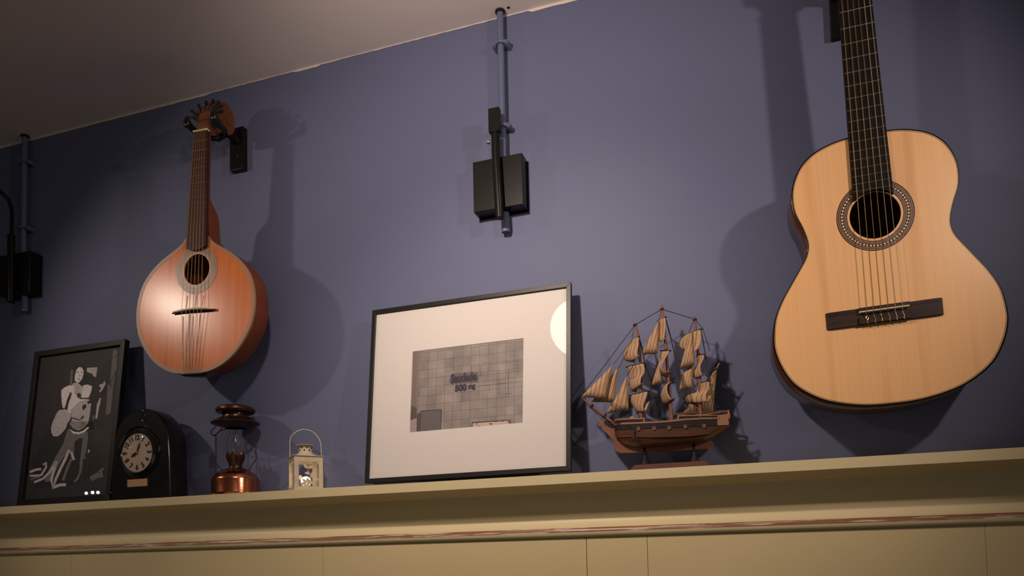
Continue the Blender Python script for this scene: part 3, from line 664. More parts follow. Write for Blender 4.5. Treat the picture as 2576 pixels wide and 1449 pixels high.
# darker joints that show on the right of the photo
for (xa, ya, xb, yb, t_) in ((975, 602, 1040, 596, 4), (1070, 594, 1130, 586, 3), (1150, 584, 1225, 574, 3), (1235, 574, 1345, 563, 3), (1350, 560, 1520, 545, 3), (985, 728, 1230, 702, 4), (1235, 702, 1345, 690, 5), (1350, 688, 1520, 674, 3), (1290, 822, 1390, 815, 4), (900, 492, 1085, 468, 3), (1100, 466, 1520, 418, 3)):
    pf('printed_joint', [(xa, ya), (xb, yb), (xb, yb + t_), (xa, ya + t_)], gm['grout'], 2)
for (xa, ya, yb, t_) in ((890, 660, 705, 4), (1008, 480, 620, 4), (1228, 490, 830, 4), (1343, 520, 860, 5), (1115, 710, 820, 4), (972, 560, 680, 6), (1460, 400, 600, 3), (895, 490, 560, 3)):
    pf('printed_joint', [(xa, ya), (xa + t_, ya), (xa + t_, yb), (xa, yb)], gm['grout'], 2)
for (xa, ya, yb) in ((240, 320, 1280), (345, 650, 1010), (555, 800, 1240), (765, 930, 1200), (1455, 780, 920), (655, 980, 1240), (985, 930, 1120)):
    pf('printed_pale_joint', [(xa, ya), (xa + 3, ya), (xa - 4, yb), (xa - 7, yb)], gm['board'] if xa == 555 else gm['pale'], 2)
pf('printed_spray_halo', [(630, 640), (700, 575), (960, 555), (985, 620), (970, 690), (780, 700), (640, 705)], gm['halo'], 1)
def word(body, xa, ya, xb, yb, hpx, bold, name):
    vs, fs = text_mesh(body, 1.0, bold); V = np.array(vs); wdt = V[:, 0].max() - V[:, 0].min(); hgt = V[:, 1].max() - V[:, 1].min()
    A = np.array(loc(*z6p(xa, ya), .0066)); B_ = np.array(loc(*z6p(xb, yb), .0066)); L = np.linalg.norm(B_ - A)
    top = np.array(loc(*z6p((xa + xb) / 2, (ya + yb) / 2 - hpx / 2), .0066)); bot = np.array(loc(*z6p((xa + xb) / 2, (ya + yb) / 2 + hpx / 2), .0066)); hh = np.linalg.norm(top - bot)
    c = (V.max(0) + V.min(0)) / 2; e = (B_ - A) / L
    P = []
    for v in V:
        u = (v[0] - c[0]) / wdt * L; k = (v[1] - c[1]) / hgt * hh; m_ = (A + B_) / 2 + e * u; P.append((m_[0] - x0, m_[2] + k - z0, -.0006))
    mb = MB(); mb.add(P, fs); return mb.build(name, gm['spray'], pe, fix=False)
word('Saudade', 646, 642, 962, 608, 112, .055, 'spray_word'); word('500', 697, 760, 842, 742, 88, .07, 'spray_word'); word('mg', 858, 752, 948, 742, 70, .07, 'spray_word')
pf('spray_drip', [(668, 690), (678, 690), (676, 718), (671, 718)], gm['spray'], 5); pf('spray_dash', [(964, 735), (973, 732), (968, 755)], gm['spray'], 5); pf('spray_dash', [(966, 640), (973, 636), (971, 680)], gm['spray'], 5)
MB().box((b * .7, .0032, b * .7), (W - b * .7, .0038, H - b * .7)).build('glass_pane', 'glass', print_)

# ================================================================== PORTRAIT
bl, br_, tl, tr = at(41, 1271.5, 1.537), at(275, 1257.5, 1.537), at(92.2, 884, 1.585), at(317, 850.6, 1.585)
portrait, W, H, ex, ey, ez, loc = framed('framed_portrait', 'tall black framed black-and-white photograph of a woman playing a lute, leftmost on the ledge', bl, br_, tl, tr, .0150, .016)
b = .015
sheet = MB().box((b * .8, .0090, b * .8), (W - b * .8, .0096, H - b * .8)).build('photograph', 'p2', portrait)
PA = lambda x, y: (100 + x * .13803, 880 + y * .13803)     # upper detail
PB = lambda x, y: (40 + x * .15187, 1060 + y * .15187)     # lower detail
def pp(name, pts, m, lay, f=PA):
    P = [loc(*f(x, y), .0090 - .00010 * lay) for x, y in pts]; return MB().poly(P).build(name, m, sheet, fix=False)
pp('printed_dark_wall', [(560, 1449), (880, 1300), (930, 600), (1110, 400), (1300, 60), (1420, 0), (1380, 900), (1320, 1449)], 'p1', 1)
pp('printed_dark_floor', [(560, 0), (1300, 0), (1260, 330), (1440, 600), (1440, 760), (1200, 1000), (300, 1180), (260, 700)], 'p0', 1, PB)
pp('printed_floor', [(190, 1260), (230, 1080), (500, 1100), (880, 1060), (1180, 960), (1450, 900), (1425, 1185)], 'p2', 2, PB)
pp('printed_curtain', [(60, 170), (110, 180), (95, 400), (50, 640), (20, 640)], 'p2', 1)
pp('printed_poster', [(858, 330), (1050, 318), (1025, 500), (960, 470), (860, 410)], 'p4', 2)
pp('printed_window', [(1335, 0), (1410, 0), (1405, 300), (1330, 700), (1285, 600), (1310, 300)], 'p3', 2)
pp('printed_window', [(1240, 620), (1335, 700), (1290, 1150), (1220, 1195), (1205, 1150)], 'p3', 2)
pp('printed_window_bar', [(1310, 160), (1320, 140), (1410, 90), (1410, 105)], 'p1', 3); pp('printed_window_bar', [(1340, 330), (1385, 430), (1375, 440), (1335, 350)], 'p1', 3); pp('printed_window_bar', [(1285, 590), (1380, 400), (1390, 410), (1300, 610)], 'p1', 3)
pp('printed_chair_post', [(570, 355), (610, 370), (590, 640), (545, 640)], 'p3', 2)
pp('printed_hair', [(600, 470), (620, 340), (690, 270), (780, 255), (840, 290), (860, 400), (960, 440), (1010, 560), (960, 640), (760, 660), (690, 600), (600, 600)], 'p0', 3)
pp('printed_face', [(640, 470), (665, 370), (710, 315), (760, 320), (795, 370), (795, 450), (770, 530), (730, 585), (690, 605), (635, 560)], 'p5', 4)
for pts in ([(668, 405), (690, 392), (712, 408), (690, 418)], [(745, 408), (762, 398), (785, 410), (765, 420)], [(700, 530), (725, 520), (745, 532), (722, 545)], [(722, 430), (732, 470), (745, 478), (722, 484)]): pp('printed_feature', pts, 'p1', 5)
pp('printed_neck', [(640, 560), (690, 605), (735, 590), (790, 700), (760, 850), (700, 900), (600, 720), (590, 640)], 'p4', 3)
pp('printed_sleeve', [(390, 740), (440, 690), (540, 645), (620, 650), (640, 760), (560, 790), (530, 860), (480, 1060), (420, 1060), (400, 950)], 'p5', 4)
pp('printed_blouse', [(540, 860), (600, 650), (660, 800), (740, 900), (880, 900), (830, 1000), (770, 1110), (560, 1160), (500, 1130)], 'p5', 3)
pp('printed_frill', [(790, 650), (860, 632), (950, 660), (940, 760), (890, 870), (760, 880), (770, 780)], 'p5', 4)
pp('printed_pendant', [(680, 800), (720, 780), (755, 820), (730, 880), (690, 870)], 'p2', 5)
pp('printed_sleeve_shadow', [(560, 760), (585, 800), (530, 960), (490, 1090), (450, 1080), (500, 900)], 'p1', 5)
pp('printed_lute_body', [(560, 1100), (720, 940), (900, 900), (935, 980), (915, 1180), (880, 1330), (800, 1430), (640, 1449), (555, 1370), (590, 1260)], 'p4', 5)
pp('printed_sound_hole', [(770, 1040), (800, 995), (850, 1000), (840, 1060), (790, 1110)], 'p0', 6)
pp('printed_lute_neck', [(860, 950), (930, 910), (1120, 780), (1180, 620), (1210, 640), (1150, 830), (960, 960), (880, 990)], 'p0', 6)
pp('printed_hand', [(570, 1140), (700, 1110), (770, 1150), (780, 1190), (740, 1270), (650, 1250), (570, 1220)], 'p4', 7)
pp('printed_hand_shadow', [(580, 1200), (700, 1260), (790, 1190), (800, 1240), (730, 1290), (600, 1260)], 'p0', 6)
pp('printed_left_hand', [(1075, 640), (1150, 620), (1180, 560), (1200, 620), (1150, 720), (1100, 780), (1080, 760), (1120, 700)], 'p4', 7)
pp('printed_left_sleeve', [(1040, 1000), (1090, 880), (1120, 870), (1100, 980), (1070, 1100), (1050, 1250), (1010, 1250), (1030, 1120)], 'p4', 4)
pp('printed_left_sleeve', [(970, 1290), (960, 1200), (990, 1180), (1000, 1250)], 'p3', 4)
pp('printed_cuff', [(300, 1170), (350, 1100), (470, 1080), (570, 1180), (560, 1260), (480, 1380), (400, 1449), (200, 1449), (230, 1330)], 'p4', 6)
pp('printed_cuff', [(585, 180), (600, 60), (650, 0), (860, 0), (830, 110), (760, 200), (690, 250), (620, 245)], 'p4', 5, PB)
pp('printed_lute_foot', [(890, 40), (920, 0), (1200, 0), (1130, 100), (1040, 150), (950, 120)], 'p4', 5, PB)
pp('printed_waistband', [(880, 120), (960, 170), (1050, 180), (1120, 150), (1190, 90), (1215, 100), (1150, 170), (1050, 215), (950, 200)], 'p5', 6, PB)
pp('printed_skirt', [(860, 130), (1000, 200), (1190, 170), (1190, 280), (1040, 280), (970, 340), (960, 560), (880, 470), (720, 700), (580, 1000), (480, 1000), (500, 880), (640, 620), (780, 380)], 'p3', 4, PB)
pp('printed_skirt_fold', [(1110, 260), (1200, 260), (1170, 480), (1100, 720), (1050, 730), (1080, 500)], 'p3', 5, PB)
def stroke(pts, wd, m, f=PB):
    P = np.array(pts, float); a = []; c = []
    for i in range(len(P)):
        d = P[min(i + 1, len(P) - 1)] - P[max(i - 1, 0)]; d /= np.linalg.norm(d); nrm = np.array([-d[1], d[0]]) * wd / 2; a.append(P[i] + nrm); c.append(P[i] - nrm)
    mb = MB(); n = len(P); vs = [loc(*f(*q), .0090 - .0007) for q in a + c]; mb.add(vs, [(i, i + 1, n + i + 1, n + i) for i in range(n - 1)]); mb.build('printed_ruffle', m, sheet, fix=False)
stroke([(960, 640), (920, 520), (880, 480), (820, 620), (740, 780), (660, 960), (610, 1110), (590, 960), (620, 840), (670, 660)], 44, 'p4')
stroke([(660, 680), (560, 840), (450, 950), (300, 1010)], 36, 'p4'); stroke([(920, 620), (850, 780), (780, 980)], 44, 'p3')
stroke([(620, 1090), (740, 1050), (830, 1050)], 50, 'p4'); stroke([(1150, 590), (1090, 690), (1060, 860), (1020, 950), (970, 1000)], 40, 'p3')
stroke([(230, 840), (330, 800), (420, 790)], 40, 'p4'); stroke([(230, 900), (330, 900), (420, 890), (500, 760), (500, 680), (450, 720)], 34, 'p4'); stroke([(240, 970), (340, 930), (400, 920)], 30, 'p3')
stroke([(1215, 470), (1200, 520)], 26, 'p4'); stroke([(1260, 570), (1380, 560)], 40, 'p2'); stroke([(1240, 960), (1330, 900), (1440, 880)], 90, 'p3'); stroke([(1360, 860), (1450, 780)], 50, 'p3')
stroke([(1130, 620), (1120, 780), (1090, 980)], 40, 'p2'); stroke([(1200, 640), (1170, 860)], 26, 'p2')
MB().box((b * .7, .0050, b * .7), (W - b * .7, .0056, H - b * .7)).build('glass_pane', 'glass', portrait)
# wire stand strut peeping out behind the right corner
P1, P2 = at(265, 1203, 1.58), at(279.5, 1240, 1.54); MB().tube([tuple(np.linalg.inv(np.array(portrait.matrix_world)[:3, :3]) @ (p - np.array(portrait.matrix_world)[:3, 3])) for p in (P1, P2)], .0012, 6).build('strut', 'label', portrait)

# ================================================================== MANTEL CLOCK
CY = 1.532; k = CY / 1.545
def cz(z): return 1.55 + (z - 1.55) * k
cx = -1.5075 * k
clock = thing('mantel_clock', 'black dome-topped mantel clock with cream dial beside the portrait', 'clock', (cx, CY, ZS))
cf = [(-.0975, .004), (-.094, .07), (-.088, .13), (-.0785, .180), (-.058, .208), (-.028, .2255), (.010, .2295), (.040, .221), (.066, .200), (.084, .165), (.090, .12), (.0925, .06), (.0935, .004)]
cfs = smooth_curve(cf, 48); 
def sect(y, s, zs, dx=0): return [(cx + dx + u * s, y, ZS + v * zs) for u, v in cfs]
mb = MB(); secs_ = [sect(CY, .965, .982), sect(CY + .004, .995, .996), sect(CY + .008, 1, 1), sect(CY + .050, 1.0, 1.0), sect(CY + .064, .95, .97)]
n = len(cfs)
for i in range(len(secs_) - 1): mb.add(secs_[i] + secs_[i + 1], [(j, j + 1, n + j + 1, n + j) for j in range(n - 1)] + [(n - 1, 0, n, 2 * n - 1)])
mb.add(secs_[0], [tuple(range(n))]); mb.add(secs_[-1], [tuple(range(n))[::-1]])
body = mb.build('case', 'black_gloss', clock, smooth=True, angle=30)
dc = at(346.5, 1139, CY - .002); dx, dz = float(dc[0]), float(dc[2])
MB().lathe([(.0485, -.004), (.0500, -.0065), (.0525, -.0070), (.0555, -.005), (.0585, -.003), (.0600, .002)], (dx, CY, dz), 48, axis=(0, 1, 0)).build('bezel', 'black_gloss', clock, smooth=True)
MB().lathe([(.0601, -.0005), (.0645, -.003), (.0655, .001)], (dx + .004, CY, dz + .003), 48, axis=(0, 1, 0)).build('outer_ring', 'black_gloss', clock, smooth=True)
dial = MB().lathe([(.0001, -.0042), (.0490, -.0040), (.0490, .001)], (dx, CY, dz), 48, axis=(0, 1, 0)).build('dial', 'dial', clock, smooth=True)
for h in range(1, 13):
    a = math.radians(90 - 30 * h); vs, fs = text_mesh(str(h), .0185, .0007)
    c, s = dx + .0375 * math.cos(a), dz + .0375 * math.sin(a); ra = a - math.pi / 2
    if 4 <= h <= 8: ra += math.pi
    V = [(c + (x * math.cos(ra) * .85 - y * math.sin(ra)), CY - .0047, s + (x * math.sin(ra) * .85 + y * math.cos(ra))) for x, y, z in vs]
    mb = MB(); mb.add(V, fs); mb.build('numeral', 'ink', dial, fix=False)
def hand(ang, L, wd, nm):
    a = math.radians(ang); c, s = math.sin(a), math.cos(a); pts = [(0, -.006), (wd, 0), (wd * 1.9, L * .5), (0, L), (-wd * 1.9, L * .5), (-wd, 0)]
    MB().prism([(dx + x * s + y * c, CY - .0055, dz - x * c + y * s) if False else (dx + y * c + x * s, CY - .0058, dz + y * s - x * c) for x, y in pts], (0, -.0006, 0)).build(nm, 'ink', dial)
hand(22, .031, .0011, 'minute_hand'); hand(240, .021, .0020, 'hour_hand')
MB().lathe([(.0001, -.0085), (.003, -.008), (.0036, -.005)], (dx, CY, dz), 14, axis=(0, 1, 0)).build('hand_cap', 'chrome', dial, smooth=True)
MB().lathe([(.0001, -.0105), (.020, -.0100), (.036, -.0085), (.046, -.0065), (.0495, -.0048)], (dx, CY, dz), 40, axis=(0, 1, 0)).build('crystal', 'thin_glass', dial, smooth=True)
pz0, pz1 = float(at(320, 1225.5, CY - .001)[2]), float(at(320, 1207, CY - .001)[2]); pxa, pxb = float(at(320.5, 1216, CY - .001)[0]), float(at(370.5, 1214, CY - .001)[0])
MB().box((pxa, CY - .0012, pz0), (pxb, CY + .0045, pz1)).build('name_plate', 'brass', clock)
kn = at(361, 1034, CY); MB().sphere((kn[0], CY - .001, kn[2]), .0035).build('knob', 'tuner_metal', clock, smooth=True)
MB().lathe([(.0065, .0045), (.0065, -.0005), (.0085, -.0012), (.0090, .004)], (kn[0] + .001, CY, kn[2] - .018), 20, axis=(0, 1, 0)).build('winding_hole', 'black_gloss', clock, smooth=True)
for s in (-.075, .075):
    MB().sphere((cx + s, CY + .012, ZS + .005), .006, (1.4, 1, .8)).build('foot', 'black_gloss', clock, smooth=True)

# ================================================================== COPPER LANTERN
LY = 1.5675; lc = at(593, 1200, LY); lx = float(lc[0]); kk = LY / 1.575
def lz(z): return 1.55 + (z - 1.55) * kk
lan = thing('oil_lantern', 'copper oil lantern with domed double cap and glass chimney on the ledge', 'lantern', (lx, LY, ZS))
c0 = (lx, LY, 0)
MB().lathe([(.0001, ZS), (.0545, ZS), (.0565, ZS + .002), (.0565, ZS + .006), (.0557, ZS + .008), (.0565, ZS + .038), (.0558, ZS + .041), (.050, ZS + .049), (.044, ZS + .055), (.039, ZS + .058), (.037, ZS + .059), (.0001, ZS + .060)], c0, 48).build('tank', 'copper', lan, smooth=True, angle=50)
MB().lathe([(.037, ZS + .058), (.034, ZS + .062), (.022, ZS + .066), (.0165, ZS + .068), (.0150, ZS + .075), (.0205, ZS + .088), (.0225, ZS + .096), (.0225, ZS + .099), (.0001, ZS + .099)], c0, 32).build('burner', 'bronze', lan, smooth=True)
mb = MB()
for i in range(10):
    a = 2 * math.pi * i / 10; mb.add([(lx + .0225 * math.cos(a + d), LY + .0225 * math.sin(a + d), z) for d, z in ((-.22, ZS + .098), (.22, ZS + .098), (0, ZS + .108))], [(0, 1, 2)])
mb.build('burner_prongs', 'bronze', lan, fix=False, solid=.0006)
MB().tube([(lx + .012, LY, ZS + .078), (lx + .030, LY - .012, ZS + .077)], .0012, 6).build('wick_knob', 'bronze', lan)
MB().lathe([(.019, ZS + .096), (.0225, ZS + .108), (.0240, ZS + .118), (.0215, ZS + .132), (.0175, ZS + .148), (.0160, ZS + .165), (.0155, ZS + .182)], c0, 32).build('chimney', 'thin_glass', lan, smooth=True)
MB().tube([(lx, LY, ZS + .098), (lx, LY, ZS + .180)], .0011, 6).build('wick_rod', 'iron', lan)
MB().lathe([(.024, ZS + .166), (.036, ZS + .170), (.0575, ZS + .176), (.0580, ZS + .178), (.050, ZS + .184), (.040, ZS + .189), (.033, ZS + .190)], c0, 40).build('lower_cap', 'bronze', lan, smooth=True)
neck = MB().lathe([(.033, ZS + .189), (.031, ZS + .194), (.031, ZS + .203), (.035, ZS + .206)], c0, 32).build('cap_neck', 'bronze', lan, smooth=True)
mb = MB()
for i in range(16):
    a = 2 * math.pi * i / 16; mb.add([(lx + .0318 * math.cos(a + d), LY + .0318 * math.sin(a + d), z) for d, z in ((-.1, ZS + .205), (.1, ZS + .205), (0, ZS + .197))], [(0, 1, 2)])
mb.build('vent_holes', 'ink', neck, fix=False)
MB().lathe([(.032, ZS + .203), (.044, ZS + .2035), (.0470, ZS + .208), (.0455, ZS + .2135), (.036, ZS + .2185), (.018, ZS + .2205), (.0001, ZS + .221)], c0, 40).build('top_cap', 'bronze', lan, smooth=True)
for s in (-1, 1):
    MB().tube([(lx + s * .040, LY, ZS + .170), (lx + s * .060, LY, ZS + .152), (lx + s * .0585, LY, ZS + .150), (lx + s * .0585, LY, ZS + .10), (lx + s * .060, LY, ZS + .086), (lx + s * .054, LY, ZS + .080), (lx + s * .042, LY, ZS + .066), (lx + s * .040, LY, ZS + .056)], .0015, 8).build('side_wire', 'iron', lan, smooth=True)
pts = smooth_curve([(lx - .058, LY, ZS + .153), (lx - .062, LY - .006, ZS + .152), (lx - .050, LY - .028, ZS + .157), (lx - .020, LY - .045, ZS + .166), (lx + .006, LY - .050, ZS + .180), (lx + .016, LY - .046, ZS + .190)], 20)
MB().tube([tuple(p) for p in pts] , .0013, 8).tube([(lx - .062, LY, ZS + .153), (lx - .055, LY + .012, ZS + .166), (lx - .035, LY + .02, ZS + .172)], .0013, 8).build('bail_handle', 'iron', lan, smooth=True)

# ================================================================== CREAM TEALIGHT LANTERN
wl = thing('tealight_lantern', 'small cream metal tealight lantern with leaf cut-outs, lit, left of the print', 'lantern')
wc = at(769, 1200, 1.568); wx, wy = float(wc[0]), float(wc[1]); th = math.radians(46)
wl.location = (wx, wy, ZS); wl.rotation_euler = (0, 0, th); wl['_local'] = True   # own x along front, -y = front
hs = .0325; Hh = .0805
for nm, s1 in (('front_panel', 0), ('left_panel', 1), ('back_panel', 2), ('right_panel', 3)):
    def T(x, z, off=0.0):
        p = [(x, -hs - off), (-hs - off, -x), (-x, hs + off), (hs + off, x)][s1]; return (p[0], p[1], z)
    mb = MB(); o = [(-hs, 0), (hs, 0), (hs, Hh), (-hs, Hh)]; i_ = [(-hs + .0095, .010), (hs - .0095, .010), (hs - .0095, Hh - .012), (-hs + .0095, Hh - .012)]
    mb.add([T(x, z) for x, z in o + i_], [(k_, (k_ + 1) % 4, 4 + (k_ + 1) % 4, 4 + k_) for k_ in range(4)])
    p_ = mb.build(nm, 'cream_metal', wl, fix=False, solid=.0012)
    MB().poly([T(x, z, -.0015) for x, z in i_]).build('pane', 'thin_glass', p_, fix=False)
def leaf(x, z, L, wd, ang):
    a = math.radians(ang); x -= .005; q = []
    for t_, w_ in ((0, 0), (.25, .8), (.55, 1), (.8, .6), (1, 0), (.8, -.6), (.55, -1), (.25, -.8)):
        u, v = t_ * L, w_ * wd / 2; q.append((x + u * math.cos(a) - v * math.sin(a), -hs - .0008, z + u * math.sin(a) + v * math.cos(a)))
    return q
vine = MB()
vine.tube([(.006, -hs - .0006, Hh - .004), (.001, -hs - .0006, .062), (-.002, -hs - .0006, .048), (.005, -hs - .0006, .030), (-.003, -hs - .0006, .018), (-.010, -hs - .0006, .002)], .0007, 6)
for a in ((.004, .052, .014, .008, 145), (.004, .052, .013, .008, 30), (.008, .040, .013, .007, 175), (.010, .030, .017, .009, 65), (.012, .030, .018, .008, -15), (.008, .066, .006, .005, 20), (.018, .036, .008, .006, 40),
          (.0, .018, .013, .0065, 75), (.0, .018, .016, .0075, 195), (.0, .018, .014, .0065, 140), (.001, .018, .014, .0065, 0), (0, .018, .012, .007, -60), (.002, .018, .012, .006, 40), (-.002, .016, .012, .006, 250)):
    vine.add(leaf(*a), [tuple(range(8))])
vine.build('leaf_cutout', 'cream_metal', wl, fix=False)
MB().box((-hs, -hs, 0), (hs, hs, .001)).build('floor_plate', 'cream_metal', wl)
tl_ = MB().lathe([(.0001, .001), (.018, .001), (.018, .013), (.0165, .0135), (.0001, .0125)], (0, 0, 0), 24).build('tealight', 'chrome', wl, smooth=True)
MB().sphere((0, -.004, .024), .0095, (1.3, 1.2, 1.25)).build('flame', 'flame', tl_, smooth=True)
tp = thing  # noqa
MB().box((-hs - .004, -hs - .004, Hh), (hs + .004, hs + .004, Hh + .0012)).build('roof_plate', 'cream_metal', wl)
MB().lathe([(.033, Hh + .001), (.024, Hh + .006), (.0165, Hh + .010), (.0160, Hh + .012), (.0150, Hh + .028), (.0001, Hh + .028)], (0, 0, 0), 28).build('chimney', 'cream_metal', wl, smooth=True, angle=50)
mb = MB()
for i in range(16):
    a = 2 * math.pi * i / 16; z = Hh + (.0165 if i % 2 else .0225)
    mb.lathe([(.0001, .0158), (.0021, .0158)], (0, 0, z), 8, axis=(math.cos(a), math.sin(a), 0))
mb.build('vent_holes', 'ink', wl, fix=False)
MB().lathe([(.0001, Hh + .0310), (.0225, Hh + .0290), (.0225, Hh + .0282), (.0001, Hh + .0282)], (0, 0, 0), 28).build('chimney_cap', 'cream_metal', wl, smooth=True)
ca, sa = math.cos(-th + math.radians(33)), math.sin(-th + math.radians(33))
pts = [(-.036, Hh - .004), (-.0355, Hh + .012), (-.035, Hh + .040), (-.029, Hh + .055), (-.012, Hh + .066), (.004, Hh + .067), (.020, Hh + .060), (.033, Hh + .042), (.036, Hh + .020), (.036, Hh - .002)]
sm = smooth_curve([(u * ca, u * sa, z) for u, z in pts], 32); MB().tube([tuple(p) for p in sm], .0010, 8).build('bail_handle', 'cream_metal', wl, smooth=True)
ld = bpy.data.lights.new('tealight_glow', 'POINT'); ld.energy = .05; ld.color = (1, .72, .5); ld.shadow_soft_size = .006
lo = bpy.data.objects.new('tealight_glow', ld); link(lo); lo.location = (wx, wy, ZS + .040)

# ================================================================== SHIP MODEL
SY = 1.560
def zs(x, y): return 1440 + x * .30363, 750 + y * .30363
def SP(x, y, dy=0.0): 
    p = at(*zs(x, y), SY + dy); return p
o0 = SP(820, 1400); ship = thing('model_sailing_ship', 'wooden three-masted model sailing ship with cloth sails on a stand, right of the print', 'model ship', (float(o0[0]), SY, ZS))
# hull loft
def px2x(x): return float(SP(x, 1100)[0])
def zz(y, x=750): return float(SP(x, y)[2])
tops = [(352, 1105), (450, 1104), (560, 1100), (700, 1096), (800, 1092), (950, 1086), (1100, 1078), (1210, 1070), (1260, 1066), (1298, 1062)]
bots = [(352, 1140), (380, 1185), (430, 1222), (520, 1240), (600, 1243), (700, 1240), (800, 1232), (900, 1222), (1000, 1210), (1100, 1190), (1170, 1160), (1230, 1120), (1298, 1075)]
beam = [(352, .003), (385, .014), (430, .021), (520, .027), (700, .030), (950, .029), (1100, .026), (1210, .022), (1298, .016)]
st = np.linspace(352, 1298, 30); fi = lambda tb, x: float(np.interp(x, [a for a, _ in tb], [b for _, b in tb]))
vs = []; K = 13
for x in st:
    zt = zz(fi(tops, x), x); zb_ = zz(fi(bots, x), x); bm_ = fi(beam, x); X = px2x(x)
    for kx in range(K):
        a = math.pi * kx / (K - 1); c = math.cos(a); s = math.sin(a)
        vs.append((X, SY - bm_ * (abs(c) ** .7) * (1 if c > 0 else -1), zt - (zt - zb_) * (s ** .8)))
mb = MB(); mb.add(vs, [(i * K + j, i * K + j + 1, (i + 1) * K + j + 1, (i + 1) * K + j) for i in range(len(st) - 1) for j in range(K - 1)] + [tuple(range(K)), tuple((len(st) - 1) * K + j for j in range(K))[::-1]])
hull = mb.build('hull', 'ship_wood', ship, smooth=True)
def strake(name, tb0, tb1, xa, xb, m, extra=.0008, n_=24):
    """plank band following both hull sides between two pixel curves"""
    mb = MB(); xs_ = np.linspace(xa, xb, n_)
    for sgn in (-1, 1):
        vs = []
        for x in xs_:
            bm_ = fi(beam, x) + extra; X = px2x(x)
            vs += [(X, SY + sgn * bm_, zz(fi(tb0, x), x)), (X, SY + sgn * bm_, zz(fi(tb1, x), x)), (X, SY + sgn * (bm_ - .0016), zz(fi(tb1, x), x)), (X, SY + sgn * (bm_ - .0016), zz(fi(tb0, x), x))]
        n_ = len(xs_); mb.add(vs, [(4 * i + j, 4 * i + (j + 1) % 4, 4 * i + 4 + (j + 1) % 4, 4 * i + 4 + j) for i in range(n_ - 1) for j in range(4)] + [(0, 1, 2, 3), tuple(4 * (n_ - 1) + j for j in range(4))])
    return mb.build(name, m, hull)
bandt = [(352, 1062), (540, 1060), (730, 1054), (830, 1046), (950, 1032), (1100, 1022), (1215, 1016)]
bandb = [(352, 1106), (560, 1102), (800, 1094), (950, 1088), (1215, 1072)]
railt = [(a, b_ - 13) for a, b_ in bandt]
wall_ = strake('black_strake', bandt, bandb, 352, 1215, 'ink', .0010)
strake('rail', railt, bandt, 352, 1215, 'ship_trim', .0018)
strake('stern_plank', [(1210, 984), (1298, 974)], [(1210, 1070), (1298, 1062)], 1210, 1298, 'ship_trim', .0012, 4)
strake('lower_rail', [(360, 1150), (700, 1158), (1000, 1150), (1150, 1128)], [(360, 1163), (700, 1170), (1000, 1160), (1150, 1136)], 362, 1140, 'ship_wood', .0006)
strake('poop_band', [(905, 1000), (1215, 990)], [(890, 1024), (1215, 1012)], 905, 1212, 'ink', .0008); strake('poop_rail', [(905, 990), (1215, 982)], [(905, 1001), (1215, 991)], 900, 1214, 'ship_trim', .0016)
strake('upper_poop_rail', [(855, 975), (1298, 940)], [(855, 990), (1298, 955)], 856, 1296, 'ship_base', .0010)
strake('forecastle_band', [(350, 1022), (615, 1022)], [(350, 1044), (615, 1044)], 356, 612, 'ink', .0008); strake('forecastle_rail', [(350, 1010), (615, 1012)], [(350, 1023), (615, 1024)], 354, 618, 'ship_trim', .0016)
deck = MB(); vs = []
for x in np.linspace(356, 1296, 20): 
    z = zz(1062 if x < 900 else 1040, x); vs += [(px2x(x), SY - fi(beam, x), z), (px2x(x), SY + fi(beam, x), z)]
deck.add(vs, [(2 * i, 2 * i + 1, 2 * i + 3, 2 * i + 2) for i in range(19)]); deck.build('deck', 'ship_wood', ship, solid=.001)
for x, y in ((613, 1030), (1070, 977), (890, 1010), (1296, 960)):
    for sgn in (-1, 1): p = SP(x, y); MB().box((p[0] - .0016, SY + sgn * (fi(beam, x)) - .001, p[2] - .006), (p[0] + .0016, SY + sgn * fi(beam, x) + .001, p[2] + .005)).build('rail_post', 'ship_trim', ship)
for (x, y) in ((547, 1080), (677, 1078), (802, 1074), (935, 1064), (1088, 1056)):
    p = SP(x, y, -.03); MB().lathe([(.0016, -.0016), (.0034, -.0018), (.0036, .0006), (.0016, .0006)], (p[0], SY - fi(beam, x) - .0010, p[2]), 14, axis=(0, 1, 0)).build('porthole', 'ship_trim', ship, smooth=True)
# keel board
kp = [(213, 1012), (235, 1060), (290, 1125), (335, 1180), (350, 1240), (365, 1272), (398, 1283), (600, 1278), (1000, 1255), (1148, 1246), (1170, 1205), (1155, 1186), (1110, 1195), (1000, 1200), (600, 1215), (430, 1190), (372, 1130), (350, 1085), (352, 1060), (300, 1050), (225, 1004)]
MB().prism([tuple(SP(x, y, -.002)) for x, y in kp], (0, .004, 0)).build('keel', 'ship_pink', ship, bevel=.0004)
MB().prism([tuple(SP(x, y, -.003)) for x, y in ((265, 1010), (345, 1055), (350, 1072), (318, 1076), (262, 1040))], (0, .006, 0)).build('bow_knee', 'ink', ship)
# bowsprit
MB().tube([tuple(SP(75, 822)), tuple(SP(160, 895)), tuple(SP(350, 1045))], [.0014, .0022, .0030], 8).build('bowsprit', 'ship_pink', ship, smooth=True)
mb = MB()
for x, y in ((155, 888), (262, 972)): p = SP(x, y); q_ = SP(x + 12, y + 10); mb.tube([tuple(p), tuple(q_)], .0048, 10)
mb.build('bowsprit_cap', 'rope', ship, smooth=True)
mb = MB()
for d in (-10, 6, 16): mb.tube([tuple(SP(150, 890 + d, .002 * d / 10)), tuple(SP(335, 1040 + d * .6, .003))], .0007, 5)
mb.tube([tuple(SP(75, 822)), tuple(SP(140, 905)), tuple(SP(280, 1030))], .0006, 5); mb.tube([tuple(SP(280, 1010, -.01)), tuple(SP(510, 1085, -.03))], .0005, 5); mb.tube([tuple(SP(300, 1020, -.01)), tuple(SP(490, 1060, -.03))], .0005, 5)
